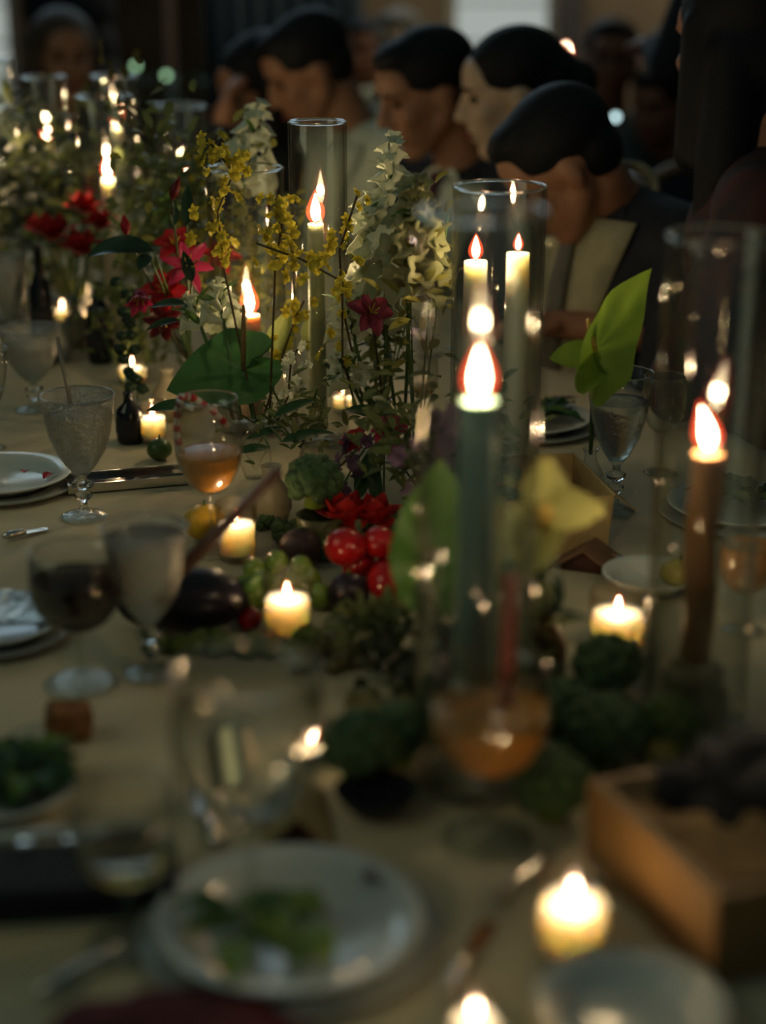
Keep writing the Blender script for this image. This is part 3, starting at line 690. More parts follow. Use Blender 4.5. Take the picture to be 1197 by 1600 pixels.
broccoli('dark artichoke-like head left of the near cocktail', T(565, 1215), .034, n=30)
broccoli('second dark head beside the near cylinder foot', T(625, 1190), .030, n=30)
t = thing('ceramic_bowl', 'small dark bowl with shiny rim under the artichoke-like heads', 'bowl', T(588, 1262))
part(t, 'bowl', B().lathe([(.001, 0), (.022, 0), (.026, .004), (.036, .018), (.035, .019), (.024, .006), (.001, .004)], 32), mat('dark_glaze', (.02, .022, .026), .1))
# moss runner
b = B()
def mossrun(pts, wd, m, label, cat='moss'):
    b = B()
    for i in range(len(pts)-1):
        p0, p1 = T(*pts[i]), T(*pts[i+1])
        k = max(3, int((p1-p0).length/.011))
        for j in range(k):
            c = p0.lerp(p1, j/k)
            for q in range(3):
                r = random.uniform(.006, .013); b.blob(c+V((random.uniform(-wd, wd), random.uniform(-wd, wd), r*.8)), r, 8, 6, .5, 40)
    o = part(None, 'moss_runner', b, m); tag(o, label, cat, kind='stuff'); return o
mossrun([(265, 1015), (340, 1018), (430, 1022), (500, 1012)], .012, BRL, 'green moss in front of the aubergine and votive')
mossrun([(500, 1040), (620, 1010), (720, 1060), (640, 1120), (560, 1110)], .022, mat('olive_moss', (.17, .16, .07), .9, col2=(.10, .10, .045), scale=80, bump=.8, bscale=150), 'olive moss under the near centrepiece')
mossrun([(800, 1130), (880, 1110), (900, 1200), (830, 1230)], .02, BRO, 'dark green foliage bed right of the cocktail')
mossrun([(430, 830), (520, 870), (560, 800), (620, 850)], .02, BRO, 'dark green foliage bed mid table')

# vases
CER = mat('pale_ceramic', (.48, .42, .28), .45, bump=.1)
def vase(label, px, py, R_, H, m=CER, cat='vase'):
    p = T(px, py); t = thing('bud_vase', label, cat, p, 'small bud vases')
    part(t, 'body', B().lathe([(.001, 0), (R_*.7, 0), (R_, H*.25), (R_*.95, H*.5), (R_*.45, H*.78), (R_*.4, H*.9), (R_*.55, H), (R_*.48, H), (R_*.33, H*.88), (R_*.38, H*.78), (R_*.85, H*.5), (.001, H*.1)], 28), m)
    return p+V((0, 0, H*.9))
v1 = vase('pale ceramic bud vase behind the candlelit votive', 425, 815, .026, .075)
v2 = vase('clear bud vase holding the big green anthurium', 400, 745, .022, .085, GLASS)
v3 = vase('bud vase holding the yellow anthurium at right', 850, 1060, .022, .08, mat('amber_glaze', (.16, .09, .04), .4))
v4 = vase('clear bud vase under the white snapdragons', 600, 720, .022, .09, GLASS)
v5 = vase('bud vase behind the red alstroemerias at left', 300, 640, .024, .08, CER)
v6 = vase('bud vase far left under the red roses', 120, 540, .024, .08, CER)
v7 = vase('clear bud vase holding the bright green anthurium', 920, 780, .02, .07, GLASS)
v8 = vase('cream bud vase left of the brown stems, mid left', 262, 655, .024, .08, CER)
v9 = vase('pale bud vase at the near cylinder foot', 660, 1060, .022, .07, CER)

# ------------------------------------------------------------------ flowers
def stem(t, base, head, rad=.002, sag=(0, 0, 0), m=STEMG, name='stem', n=10):
    return part(t, name, B().tube(curve(V((0, 0, 0)), head-base, sag, n), rad, 8), m)
def anthurium(label, base, head, tip, nrm, L, m, spad, cup=.12, wf=1.0, sl=.5, sdir=None):
    t = thing('anthurium', label, 'flower', base, 'anthuriums')
    c = head-base
    stem(t, base, head-V(nrm).normalized()*.003, .0026, (.0, .0, 0))
    part(t, 'spathe', B().heart(c, tip, nrm, L, cup, .03, wf=wf), m)
    sd = V(sdir) if sdir else (V(nrm).normalized()*.55 + U*.8)
    part(t, 'spadix', B().tube([c, c+sd*L*sl*.5, c+sd*L*sl], [.003, .0042, .0022], 10), spad)
SPO = mat('spadix_ochre', (.25, .16, .05), .6, bump=.5, bscale=400); SPY = mat('spadix_yellow', (.62, .42, .08), .6, bump=.5, bscale=400)
anthurium('large dark green anthurium spathe in sharp focus left of centre', v2, A(380, 578, 2.24), iv(-.85, -.22, .25), iv(.1, .55, .8), .108, leafmat('green_spathe', (.06, .175, .05), (.042, .13, .04)), SPO, wf=1.0, sl=.85, sdir=iv(.03, .95, .25))
anthurium('bright yellow-green anthurium before the bowing mans shirt', v7, A(930, 548, 2.0), iv(.62, .78, .1), iv(.5, -.15, .7), .12, leafmat('lime_spathe', (.28, .42, .05), (.18, .30, .04), trans=.5), SPY, wf=.62, cup=.25, sdir=iv(-.25, .75, .5), sl=.4)
t = thing('yellow_orchid', 'large pale yellow bloom blurred right of the blue-green candle', 'flower', v3)
hd = A(845, 800, 1.43); stem(t, v3, hd, .0028)
for dr_, L_, W_, dp in [((.15, 1, .15), .050, .044, .5), ((1, .10, .3), .058, .040, .6), ((-.75, -.55, .3), .046, .040, .6), ((-.25, -1, .3), .062, .048, .5), ((.45, -.85, .4), .035, .03, .8)]:
    part(t, 'petal', B().leaf(hd-v3, iv(*dr_), iv(.1, .2, .9), L_, W_, dp, .25, .75, nu=12, nv=9, tipw=.35), PALY)
part(t, 'lip', B().blob(hd-v3+iv(0, -.005, .008), (.010, .010, .012), 14, 10, .2), SPY)
anthurium('mid green anthurium leaf left of the blue-green candle', v9, A(672, 880, 1.50), iv(.12, .95, .1), iv(.25, .1, .9), .10, leafmat('mid_spathe', (.15, .32, .06), (.11, .24, .05)), SPO, wf=.72, sl=.2)

t = thing('anthurium_leaf', 'yellow-green pointed leaf left of the bright anthurium spathe', 'leaf', v7)
stem(t, v7, A(935, 560, 2.0), .0022)
part(t, 'leaf', B().leaf(A(940, 560, 2.0)-v7, iv(-1, .12, .2), iv(0, .5, .8), .065, .045, .5, .2, nu=12, nv=7), leafmat('lime_spathe', (.28, .42, .05), (.18, .30, .04), trans=.5))
# calla-like pale leaf cups between the candles
def calla(label, base, head, d, L, W, m):
    t = thing('calla_lily', label, 'flower', base, 'calla lilies'); stem(t, base, head, .003)
    part(t, 'petal', B().leaf(head-base, d, iv(0, 0, 1), L, W, -.5, .9, .9, nu=12, nv=9), m)
CAL = leafmat('calla_green', (.33, .36, .12), (.22, .27, .09))
calla('cream-green calla left of the sharp taper', v2+V((.02, 0, 0)), A(430, 560, 2.35), iv(.30, 1, .1), .075, .04, CAL)
calla('second cream-green calla touching the sharp taper', v4+V((-.01, 0, 0)), A(480, 545, 2.38), iv(.3, 1, .1), .065, .03, CAL)
calla('blurred olive calla above the striped roses, top left', v6+V((.03, 0, 0)), A(230, 400, 3.0), iv(.5, 1, 0), .16, .05, LEAFM)

# white snapdragons
FLO = {}
def flormesh(m, k=0):
    key = (m.name, k)
    if key in FLO: return FLO[key]
    b = B(); b.lathe([(.0012, 0), (.004, .004), (.0055, .012), (.0065, .020), (.013, .026), (.0125, .0265), (.005, .020)], 20, fl=lambda t, a: 1+(.22*math.sin(5*a) if t > .6 else 0))
    FLO[key] = b.mesh('floret', m); return FLO[key]
def rotto(d):
    return V((0, 0, 1)).rotation_difference(V(d).normalized()).to_euler()
def spike(label, base, top, L, m, n=22, k=1.0, wid=.5, group='white snapdragon spikes', name='snapdragon'):
    t = thing(name, label, 'flower', base, group)
    pts = curve(V((0, 0, 0)), top-base, (0, 0, 0), 12); part(t, 'stem', B().tube(pts, .0025, 8), STEMG)
    ax_ = (top-base).normalized(); fm = flormesh(m)
    for i in range(n):
        q = i/(n-1); c = (top-base)-ax_*(L*(1-q)); a = i*2.4
        o = ax_.orthogonal().normalized(); o2 = ax_.cross(o)
        d = o*math.cos(a)+o2*math.sin(a)+ax_*(wid+1.5*q*q)
        part(t, 'floret', fm, loc=c, rot=rotto(d), scl=k*(1.75-.95*q))
    for i in range(5):
        q = random.random(); c = (top-base)-ax_*(L*(1-q)); a = random.random()*6
        o = ax_.orthogonal().normalized(); o2 = ax_.cross(o)
        part(t, 'leaf', B().leaf(c, o*math.cos(a)+o2*math.sin(a)+ax_*.8, ax_, .04, .010, .5), LEAFM)
spike('tall white snapdragon right of the sharp cylinder', v4, A(612, 235, 2.30), .24, WHIT, 30, 1.15)
spike('fuller white snapdragon leaning right of the sharp cylinder', v4+V((.015, 0, 0)), A(575, 330, 2.30), .17, WHIT, 24, 1.2)
spike('creamy blurred snapdragon before the suited man', v4+V((.03, 0, 0)), A(648, 300, 2.05), .17, leafmat('petal_cream', (.42, .42, .24), (.32, .33, .17)), 24, 1.2)
spike('white snapdragon top beside the black-haired woman', v5+V((.03, 0, 0)), A(402, 180, 2.6), .12, WHIT, 16, 1.1)
spike('white buds behind the big green anthurium', v2+V((-.02, .02, 0)), A(340, 450, 2.32), .06, WHIT, 11, .7)
spike('white buds left of the big anthurium notch', v2+V((-.03, .02, 0)), A(300, 470, 2.32), .05, WHIT, 10, .65)
spike('small white freesia right of the sharp taper', v4+V((-.02, 0, 0)), A(540, 470, 2.25), .06, WHIT, 10, .9)
spike('pale green-white blossom right of the sharp cylinder foot', v4+V((-.03, 0, 0)), A(530, 560, 2.22), .06, WHIT, 8, .8)

# yellow orchid sprays
def blossmesh(m):
    key = ('bl', m.name)
    if key in FLO: return FLO[key]
    b = B()
    for k in range(5):
        a = 2*PI*k/5+.3; b.leaf((0, 0, 0), (math.cos(a), math.sin(a), .25), (0, 0, 1), .010, .006, .5, .4, nu=5, nv=3)
    b.leaf((0, 0, .001), (0, -1, .2), (0, 0, 1), .014, .016, .9, .3, nu=6, nv=5, wave=.1)
    FLO[key] = b.mesh('blossom', m); return FLO[key]
YO = leafmat('orchid_yellow', (.66, .57, .06), (.48, .38, .03), scale=90)
def orchid(label, base, pts, n, m=YO, group='yellow orchid sprays', spread=.015, k=.8, name='orchid_spray'):
    t = thing(name, label, 'flower', base, group)
    P = [V((0, 0, 0))]+[q-base for q in pts]; part(t, 'stem', B().tube(P, .0016, 6), mat('twig_brown', (.10, .07, .03), .7))
    fm = blossmesh(m); L = len(P)-2
    for i in range(n):
        u_ = random.random()*L+1 if L > 0 else 1
        j = min(int(u_), len(P)-2); c = P[j].lerp(P[j+1], u_-j)
        off = V((random.gauss(0, 1), random.gauss(0, 1), random.gauss(0, 1)))*spread
        tw = part(t, 'blossom', fm, loc=c+off, rot=(random.uniform(.6, 1.6), random.uniform(-.5, .5), random.uniform(-1.2, 1.2)), scl=k*random.uniform(.8, 1.3))
orchid('yellow orchid spray arching over the wide cylinder, upper left', v2+V((0, .02, 0)), [A(350, 420, 2.3), A(340, 330, 2.3), A(365, 270, 2.28), A(330, 225, 2.27)], 44)
orchid('yellow orchid spray left of the sharp taper', v2+V((.02, 0, 0)), [A(430, 420, 2.25), A(440, 350, 2.22), A(430, 310, 2.22)], 32)
orchid('yellow orchid spray crossing in front of the sharp taper', v4+V((-.04, 0, 0)), [A(535, 560, 2.2), A(535, 440, 2.18), A(470, 405, 2.18), A(400, 380, 2.18)], 30)
orchid('small yellow orchid spray at the sharp cylinder right wall', v4+V((-.03, .02, 0)), [A(535, 480, 2.2), A(530, 390, 2.2), A(560, 300, 2.2)], 12, spread=.008)
orchid('yellow orchid spray low behind the big anthurium', v2+V((.01, .03, 0)), [A(440, 560, 2.3), A(460, 500, 2.3), A(475, 470, 2.3)], 14)
orchid('dim yellow sprig before the brown column, top left', v5+V((0, .05, 0)), [A(230, 300, 2.9), A(190, 130, 2.9), A(170, 95, 2.9)], 22, mat('dull_yellow', (.16, .13, .03), .8), spread=.022)
orchid('dull green sprig behind the white snapdragon at left', v5+V((.03, .05, 0)), [A(300, 330, 2.7), A(310, 270, 2.7), A(320, 235, 2.7)], 18, YO)
orchid('tiny white wax flowers right of the big anthurium', v2+V((.03, 0, 0)), [A(450, 620, 2.2), A(455, 560, 2.2), A(465, 545, 2.2)], 16, WHIT, 'small filler flowers', .010, .6)
orchid('violet filler blossoms left of the red tomatoes cluster', v1+V((.03, 0, 0)), [A(500, 780, 2.0), A(520, 740, 2.0), A(560, 700, 2.0)], 26, PURP, 'small filler flowers', .014, .9)
orchid('dusky violet blossoms behind the near cylinder', v9, [A(640, 800, 1.7), A(690, 700, 1.7), A(700, 660, 1.7)], 30, PURP, 'small filler flowers', .02, 1.0)

# red / pink lily-like flowers
LIL = {}
def lily(label, base, head, d, L, m, n=6, opening=.9, group='red lily-like flowers', name='alstroemeria', W=.35, sag=(0, 0, 0)):
    t = thing(name, label, 'flower', base, group); stem(t, base, head, .0018, sag, mat('stem_dark', (.05, .05, .02), .6))
    d = V(d).normalized(); o = d.orthogonal().normalized(); o2 = d.cross(o)
    for k in range(n):
        a = 2*PI*k/n+random.uniform(-.2, .2); rd = o*math.cos(a)+o2*math.sin(a)
        part(t, 'petal', B().leaf(head-base, d*(1.25-opening)+rd*opening*.8, d, L*random.uniform(.85, 1.1), L*W, .9*opening, .5, nu=8, wave=.03), m)
    for k in range(5):
        a = 2*PI*k/5; rd = o*math.cos(a)+o2*math.sin(a)
        part(t, 'stamen', B().tube([head-base, head-base+d*L*.6+rd*L*.2], [.0007, .0009], 5), YO)
lily('crimson pink lily flower just above the big anthurium', v5, A(292, 418, 2.35), iv(.3, .2, .9), .046, PETP, opening=.9)
lily('drooping crimson flower with curled petals left of the others', v5, A(218, 450, 2.35), iv(.1, -.9, .5), .042, PETP, opening=.45, W=.5)
lily('dark red bloom behind the dark leaves, mid left', v5, A(262, 455, 2.42), iv(-.2, .1, .9), .042, PETR, W=.55)
lily('deep red bloom above the lily', v5, A(275, 385, 2.45), iv(0, .4, .9), .038, PETR, W=.55)
lily('red bloom behind the wide cylinder base, left', v5+V((.04, 0, 0)), A(345, 405, 2.5), iv(.2, .4, .9), .035, PETR, W=.5)
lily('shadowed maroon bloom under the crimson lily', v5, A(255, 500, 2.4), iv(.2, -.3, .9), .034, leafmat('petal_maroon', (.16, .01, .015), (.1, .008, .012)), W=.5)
lily('magenta bloom behind the freesia, centre', v4, A(580, 490, 2.15), iv(.2, .2, .9), .035, leafmat('petal_dusk', (.30, .05, .09), (.2, .03, .06)), W=.6)
lily('magenta bloom beside the near candle flame', v7+V((-.1, 0, 0)), A(805, 615, 2.2), iv(-.2, .4, .9), .026, PETP, W=.8, opening=.7)
lily('magenta bloom above the red tomatoes', v4+V((.0, -.1, 0)), A(610, 672, 2.0), iv(-.1, .5, .8), .026, PETP, W=.7)
lily('second magenta bloom above the red tomatoes', v4+V((.02, -.1, 0)), A(622, 705, 1.98), iv(.3, .3, .8), .022, PETP, W=.7)
lily('crimson bloom left of the magenta pair', v4+V((-.03, -.08, 0)), A(555, 690, 2.02), iv(-.3, .5, .8), .022, PETR, W=.7)
# buds
def bud(label, base, head, L, m, d=(0, 0, 1), sag=(0, 0, 0)):
    t = thing('flower_bud', label, 'flower bud', base, 'red flower buds'); stem(t, base, head, .0016, sag, mat('stem_dark', (.05, .05, .02), .6))
    q = head-base; d = V(d).normalized()
    part(t, 'bud', B().tube([q, q+d*L*.2, q+d*L*.45, q+d*L*.75, q+d*L], [.002, .006, .0075, .004, .0006], 12), m)
bud('pointed red bud above the curved dark leaf', v5, A(198, 367, 2.35), .030, PETR, iv(-.15, 1, 0))
bud('tall dark red bud left of the orchid spray', v5, A(268, 312, 2.35), .035, leafmat('petal_maroon', (.16, .01, .015), (.1, .008, .012)), iv(.35, 1, 0))
# big dark leaves
def leafspray(label, base, specs, m=LEAFD, group='dark leaf sprays', name='leaf_spray'):
    t = thing(name, label, 'foliage', base, group)
    for (head, d, nrm, L, W, dr) in specs:
        part(t, 'stem', B().tube(curve(V((0, 0, 0)), head-base, (0, 0, .01), 6), .0014, 6), STEMG)
        part(t, 'leaf', B().leaf(head-base, d, nrm, L, W, dr, .2, nu=12, nv=7), m)
LB = leafmat('blackish_leaf', (.018, .05, .028), (.012, .033, .02), rough=.3)
leafspray('long blackish leaves arching left above the crimson flowers', v5, [
    (A(240, 392, 2.33), iv(-1, .28, .1), iv(0, .6, .8), .115, .036, 1.2),
    (A(232, 398, 2.33), iv(-.2, -.4, .6), iv(.2, .8, .4), .035, .02, .6),
    (A(292, 352, 2.35), iv(0.02, 1, 0), iv(.2, 0, 1), .058, .018, .1),
    (A(272, 352, 2.36), iv(.05, 1, 0), iv(.5, 0, 1), .035, .012, .1),
    (A(290, 475, 2.3), iv(-.9, .1, .2), iv(.2, .8, .6), .05, .022, .6),
    (A(280, 500, 2.3), iv(-.9, -.1, .2), iv(.2, .8, .6), .05, .018, .6),
    (A(300, 440, 2.33), iv(-.2, .8, .2), iv(.2, 0, 1), .045, .018, .4)], LB)
leafspray('dark leaves around the big anthurium, below its spathe', v2, [
    (A(440, 668, 2.1), iv(-.9, -.25, .3), iv(0, .7, .6), .05, .014, .2),
    (A(300, 632, 2.1), iv(-1, -.05, .3), iv(0, .7, .6), .06, .024, .3),
    (A(430, 650, 2.1), iv(.7, .4, .3), iv(0, .7, .6), .06, .022, .5),
    (A(440, 690, 2.05), iv(.9, .3, .2), iv(0, .7, .6), .07, .022, .5),
    (A(420, 700, 2.05), iv(-.9, 0, .2), iv(0, .7, .6), .05, .018, .5)], LEAFD)
leafspray('dark green leaves above the red tomatoes', v4+V((0, -.1, 0)), [
    (A(520, 790, 1.98), iv(.1, 1, .1), iv(0, 0, 1), .05, .016, .3), (A(560, 780, 1.98), iv(.2, 1, .1), iv(0, 0, 1), .06, .02, .3),
    (A(590, 790, 1.95), iv(-.1, 1, .1), iv(0, 0, 1), .06, .018, .3), (A(600, 860, 1.9), iv(-1, .1, .3), iv(0, .6, .8), .05, .022, .3),
    (A(540, 640, 2.05), iv(1, -.1, .1), iv(0, .8, .6), .09, .03, .4)], LEAFD)
leafspray('dark curling stems right of the yellow anthurium', v3+V((.01, 0, 0)), [
    (A(830, 930, 1.42), iv(.2, 1, 0), iv(0, 0, 1), .05, .014, .8), (A(870, 960, 1.42), iv(.1, 1, 0), iv(.5, 0, 1), .06, .012, .8),
    (A(845, 955, 1.42), iv(1, -.05, 0), iv(0, 1, .4), .05, .014, .3)], LB)
# filler foliage bushes: lots of small leaves as stuff parts
def bush(label, base, c, rad, n, m, L=.028, W=.010, group='filler foliage'):
    t = thing('foliage_bush', label, 'foliage', base, group)
    for k in range(5):
        d = V((random.uniform(-1, 1)*rad[0], random.uniform(-1, 1)*rad[1], random.uniform(-.2, 1)*rad[2]))
        part(t, 'stem', B().tube(curve(V((0, 0, 0)), c-base+d, (0, 0, 0), 6), .0014, 6), STEMG)
    b = B()
    for i in range(n):
        u_ = V((random.gauss(0, .5), random.gauss(0, .5), random.gauss(0, .5)))
        q = c-base+V((u_.x*rad[0], u_.y*rad[1], u_.z*rad[2]))
        if q.z < .01: q.z = .01+random.random()*.03
        b.leaf(q, (random.uniform(-1, 1), random.uniform(-1, 1), random.uniform(-.3, 1)), (random.uniform(-.5, .5), -.6, 1), L*random.uniform(.6, 1.3), W*random.uniform(.7, 1.3), .6, .3, nu=5, nv=3)
    o = part(t, 'leaves', b, m); o['kind'] = 'stuff'
OL = leafmat('olive_leaf', (.19, .22, .07), (.12, .15, .05)); OLY = leafmat('olive_yellow_leaf', (.36, .33, .07), (.24, .22, .05))
bush('olive-yellow foliage behind the orchid sprays', T(400, 600), A(385, 400, 2.55), (.10, .06, .13), 420, OLY, .022, .012)
bush('loose green foliage between the sharp cylinder and snapdragons', T(590, 680), A(598, 540, 2.3), (.055, .06, .12), 170, OL)
bush('dim green foliage among the far left cylinders', T(130, 520), A(120, 330, 3.2), (.24, .12, .16), 520, OL, .05, .018)
bush('dim grey-green foliage at the left edge, upper', T(30, 500), A(40, 300, 3.2), (.14, .1, .18), 260, leafmat('grey_green', (.09, .11, .08), (.06, .08, .06)), .05, .016)
bush('green sprigs left of the wide cylinder', T(280, 560), A(265, 330, 2.7), (.09, .06, .14), 260, OL, .035, .014)
bush('fine green foliage at the foot of the sharp cylinder', T(470, 700), A(470, 650, 2.12), (.06, .05, .05), 90, OL, .02, .008)
bush('olive haze of stems in front of the tomatoes, near centre', T(640, 1030), A(620, 1060, 1.6), (.06, .05, .05), 150, OL, .03, .010)
bush('dark sprigs behind the near cocktail glass', T(730, 1100), A(700, 1080, 1.5), (.08, .06, .06), 220, leafmat('deep_olive', (.05, .06, .022), (.03, .04, .016)), .03, .012)
bush('green leaves between blue-green candle and yellow anthurium', T(800, 1060), A(800, 960, 1.5), (.04, .04, .10), 130, OL, .03, .010)
bush('soft foliage behind the near cylinder, mid table', T(680, 800), A(680, 690, 1.95), (.10, .06, .07), 260, OL, .03, .010)
bush('dusky leaves over the paper bag, mid right', T(730, 800), A(745, 770, 1.9), (.05, .05, .05), 120, LEAFD, .03, .012)
bush('pale yellow-green foliage behind the creamy snapdragon', T(650, 740), A(665, 440, 2.1), (.04, .05, .10), 60, OLY, .03, .012)
bush('grey-green filler above the left far votives', T(200, 620), A(210, 500, 2.75), (.08, .05, .10), 160, OL, .03, .012)
# dark trailing sprig
b = B(); P = [A(190, 440, 2.5), A(205, 500, 2.48), A(198, 540, 2.46), A(205, 590, 2.44), A(215, 610, 2.42)]
base = T(215, 640)
t = thing('trailing_sprig', 'dark beaded sprig hanging before the low votive', 'foliage', base)
part(t, 'stem', B().tube([q-base for q in P]+[V((0, 0, .002))], .0015, 6), STEMG)
for i in range(16):
    q = P[i//4].lerp(P[min(i//4+1, 4)], (i % 4)/4)-base; part(t, 'leaf', B().blob((0, 0, 0), (.010, .007, .008), 8, 6, .3), LB, loc=q+V((random.uniform(-.012, .012), 0, random.uniform(-.006, .006))))
# round red roses far left
ROS = mat('rose_red', (.50, .015, .015), .6, col2=(.30, .01, .012), scale=60)
def rose(label, base, head, r, m=ROS, group='red roses', name='rose'):
    t = thing(name, label, 'flower', base, group); stem(t, base, head, .002)
    for k in range(11):
        a = k*2.4; q = k/11; rr = r*(.25+.65*q)
        d = V((math.cos(a), math.sin(a), 1.5-1.6*q))
        part(t, 'petal', B().leaf(head-base+V((math.cos(a)*rr*.35, math.sin(a)*rr*.35, -r*.4)), d, V((-math.cos(a), -math.sin(a), .6)), r*1.35, r*1.35, -.9+.8*q, .35, .6, nu=6), m)
    part(t, 'heart', B().blob(head-base, (r*.55, r*.55, r*.6), 12, 8, .3), m)
for (x, y, Y, rr, lb) in [(80, 358, 2.9, .034, 'leftmost red rose near the far foliage'), (125, 382, 2.85, .032, 'red rose lowest of the far left cluster'), (130, 320, 2.95, .028, 'red rose topmost of the far left cluster'), (155, 345, 2.9, .026, 'red rose right of the far left cluster'), (60, 352, 3.0, .022, 'small dark red rose at the cluster edge')]:
    rose(lb, v6, A(x, y, Y), rr)
# red cluster above the votive grapes: truss of tomatoes/ranunculus
for (x, y, Y, rr, lb) in [(540, 800, 1.90, .029, 'upper left red ranunculus in the bright red cluster'), (585, 800, 1.90, .026, 'upper right red ranunculus in the bright red cluster')]:
    rose(lb, v4+V((0, -.12, 0)), A(x, y, Y), rr, mat('ranunculus_red', (.55, .02, .012), .55, col2=(.36, .012, .01), scale=50), 'bright red ranunculus', 'ranunculus')
t = thing('tomato_truss', 'truss of glossy red tomatoes below the ranunculus', 'tomato', T(560, 930))
for dx, dy, dz, rr in [(-.014, 0, .058, .024), (.024, .01, .06, .020), (.0, .02, .03, .02), (.03, 0, .028, .018)]:
    part(t, 'tomato', B().blob((0, 0, 0), (rr, rr, rr*.9), 20, 12), TOM, loc=(dx, dy, dz))
part(t, 'stalk', B().tube([(0, 0, .005), (.005, .01, .04), (.0, .01, .085)], .003, 8), STEMG)
# pale yellow fruits
fruit('pear', 'yellow-green pear in front of the twisted candle holder', 'fruit', 1030, 1210, 60, mat('pear_skin', (.30, .26, .05), .5))

# ------------------------------------------------------------------ people
def remesh(bm_, vox, m, name, smooth=6, deform=None):
    me = bm_.mesh('tmp', None); o = bpy.data.objects.new('tmp', me); COL.objects.link(o)
    md = o.modifiers.new('r', 'REMESH'); md.mode = 'VOXEL'; md.voxel_size = vox
    ms = o.modifiers.new('s', 'SMOOTH'); ms.factor = .5; ms.iterations = smooth
    dg = bpy.context.evaluated_depsgraph_get(); out = bpy.data.meshes.new_from_object(o.evaluated_get(dg))
    bpy.data.objects.remove(o); bpy.data.meshes.remove(me)
    if deform:
        n = len(out.vertices); co = np.empty(n*3); out.vertices.foreach_get('co', co); co = co.reshape(-1, 3); co = deform(co); out.vertices.foreach_set('co', co.ravel())
    out.name = name; out.materials.clear(); out.materials.append(m); out.shade_smooth(); return out
def caps(b, p0, r0, p1, r1, seg=14):
    p0 = V(p0); p1 = V(p1); d = (p1-p0); L = d.length; u = d/L
    pts = []; rd = []
    for k in range(5):
        a = PI/2*k/4; pts.append(p0-u*r0*math.cos(a)); rd.append(max(r0*math.sin(a), .0005))
    for k in range(1, 5):
        a = PI/2*k/4; 
    for k in range(5):
        a = PI/2*k/4; pts.append(p1+u*r1*math.sin(a)); rd.append(max(r1*math.cos(a), .0005))
    return b.tube(pts, rd, seg)
def hand(b, w_, e, fd, palm):
    """palm + five separate fingers; w_ wrist, fd finger direction, palm normal"""
    fd = V(fd).normalized(); palm = (V(palm)-fd*V(palm).dot(fd)).normalized(); s_ = fd.cross(palm)
    caps(b, w_, .024, w_+fd*.05+s_*.012, .022); caps(b, w_+fd*.02, .024, w_+fd*.055-s_*.014, .022)
    for k, L in enumerate([.062, .072, .067, .052]):
        q = w_+fd*.07+s_*(.028-.019*k); k1 = q+fd*L*.5+palm*.004; k2 = k1+fd*L*.35+palm*.018; k3 = k2+fd*L*.1+palm*.016
        caps(b, q, .0095, k1, .0088, 10); caps(b, k1, .0088, k2, .008, 10); caps(b, k2, .008, k3, .0072, 10)
    q = w_+fd*.02+s_*.026; k1 = q+fd*.032+s_*.022+palm*.008; caps(b, q, .012, k1, .0105, 10); caps(b, k1, .0105, k1+fd*.03+s_*.006+palm*.008, .009, 10)
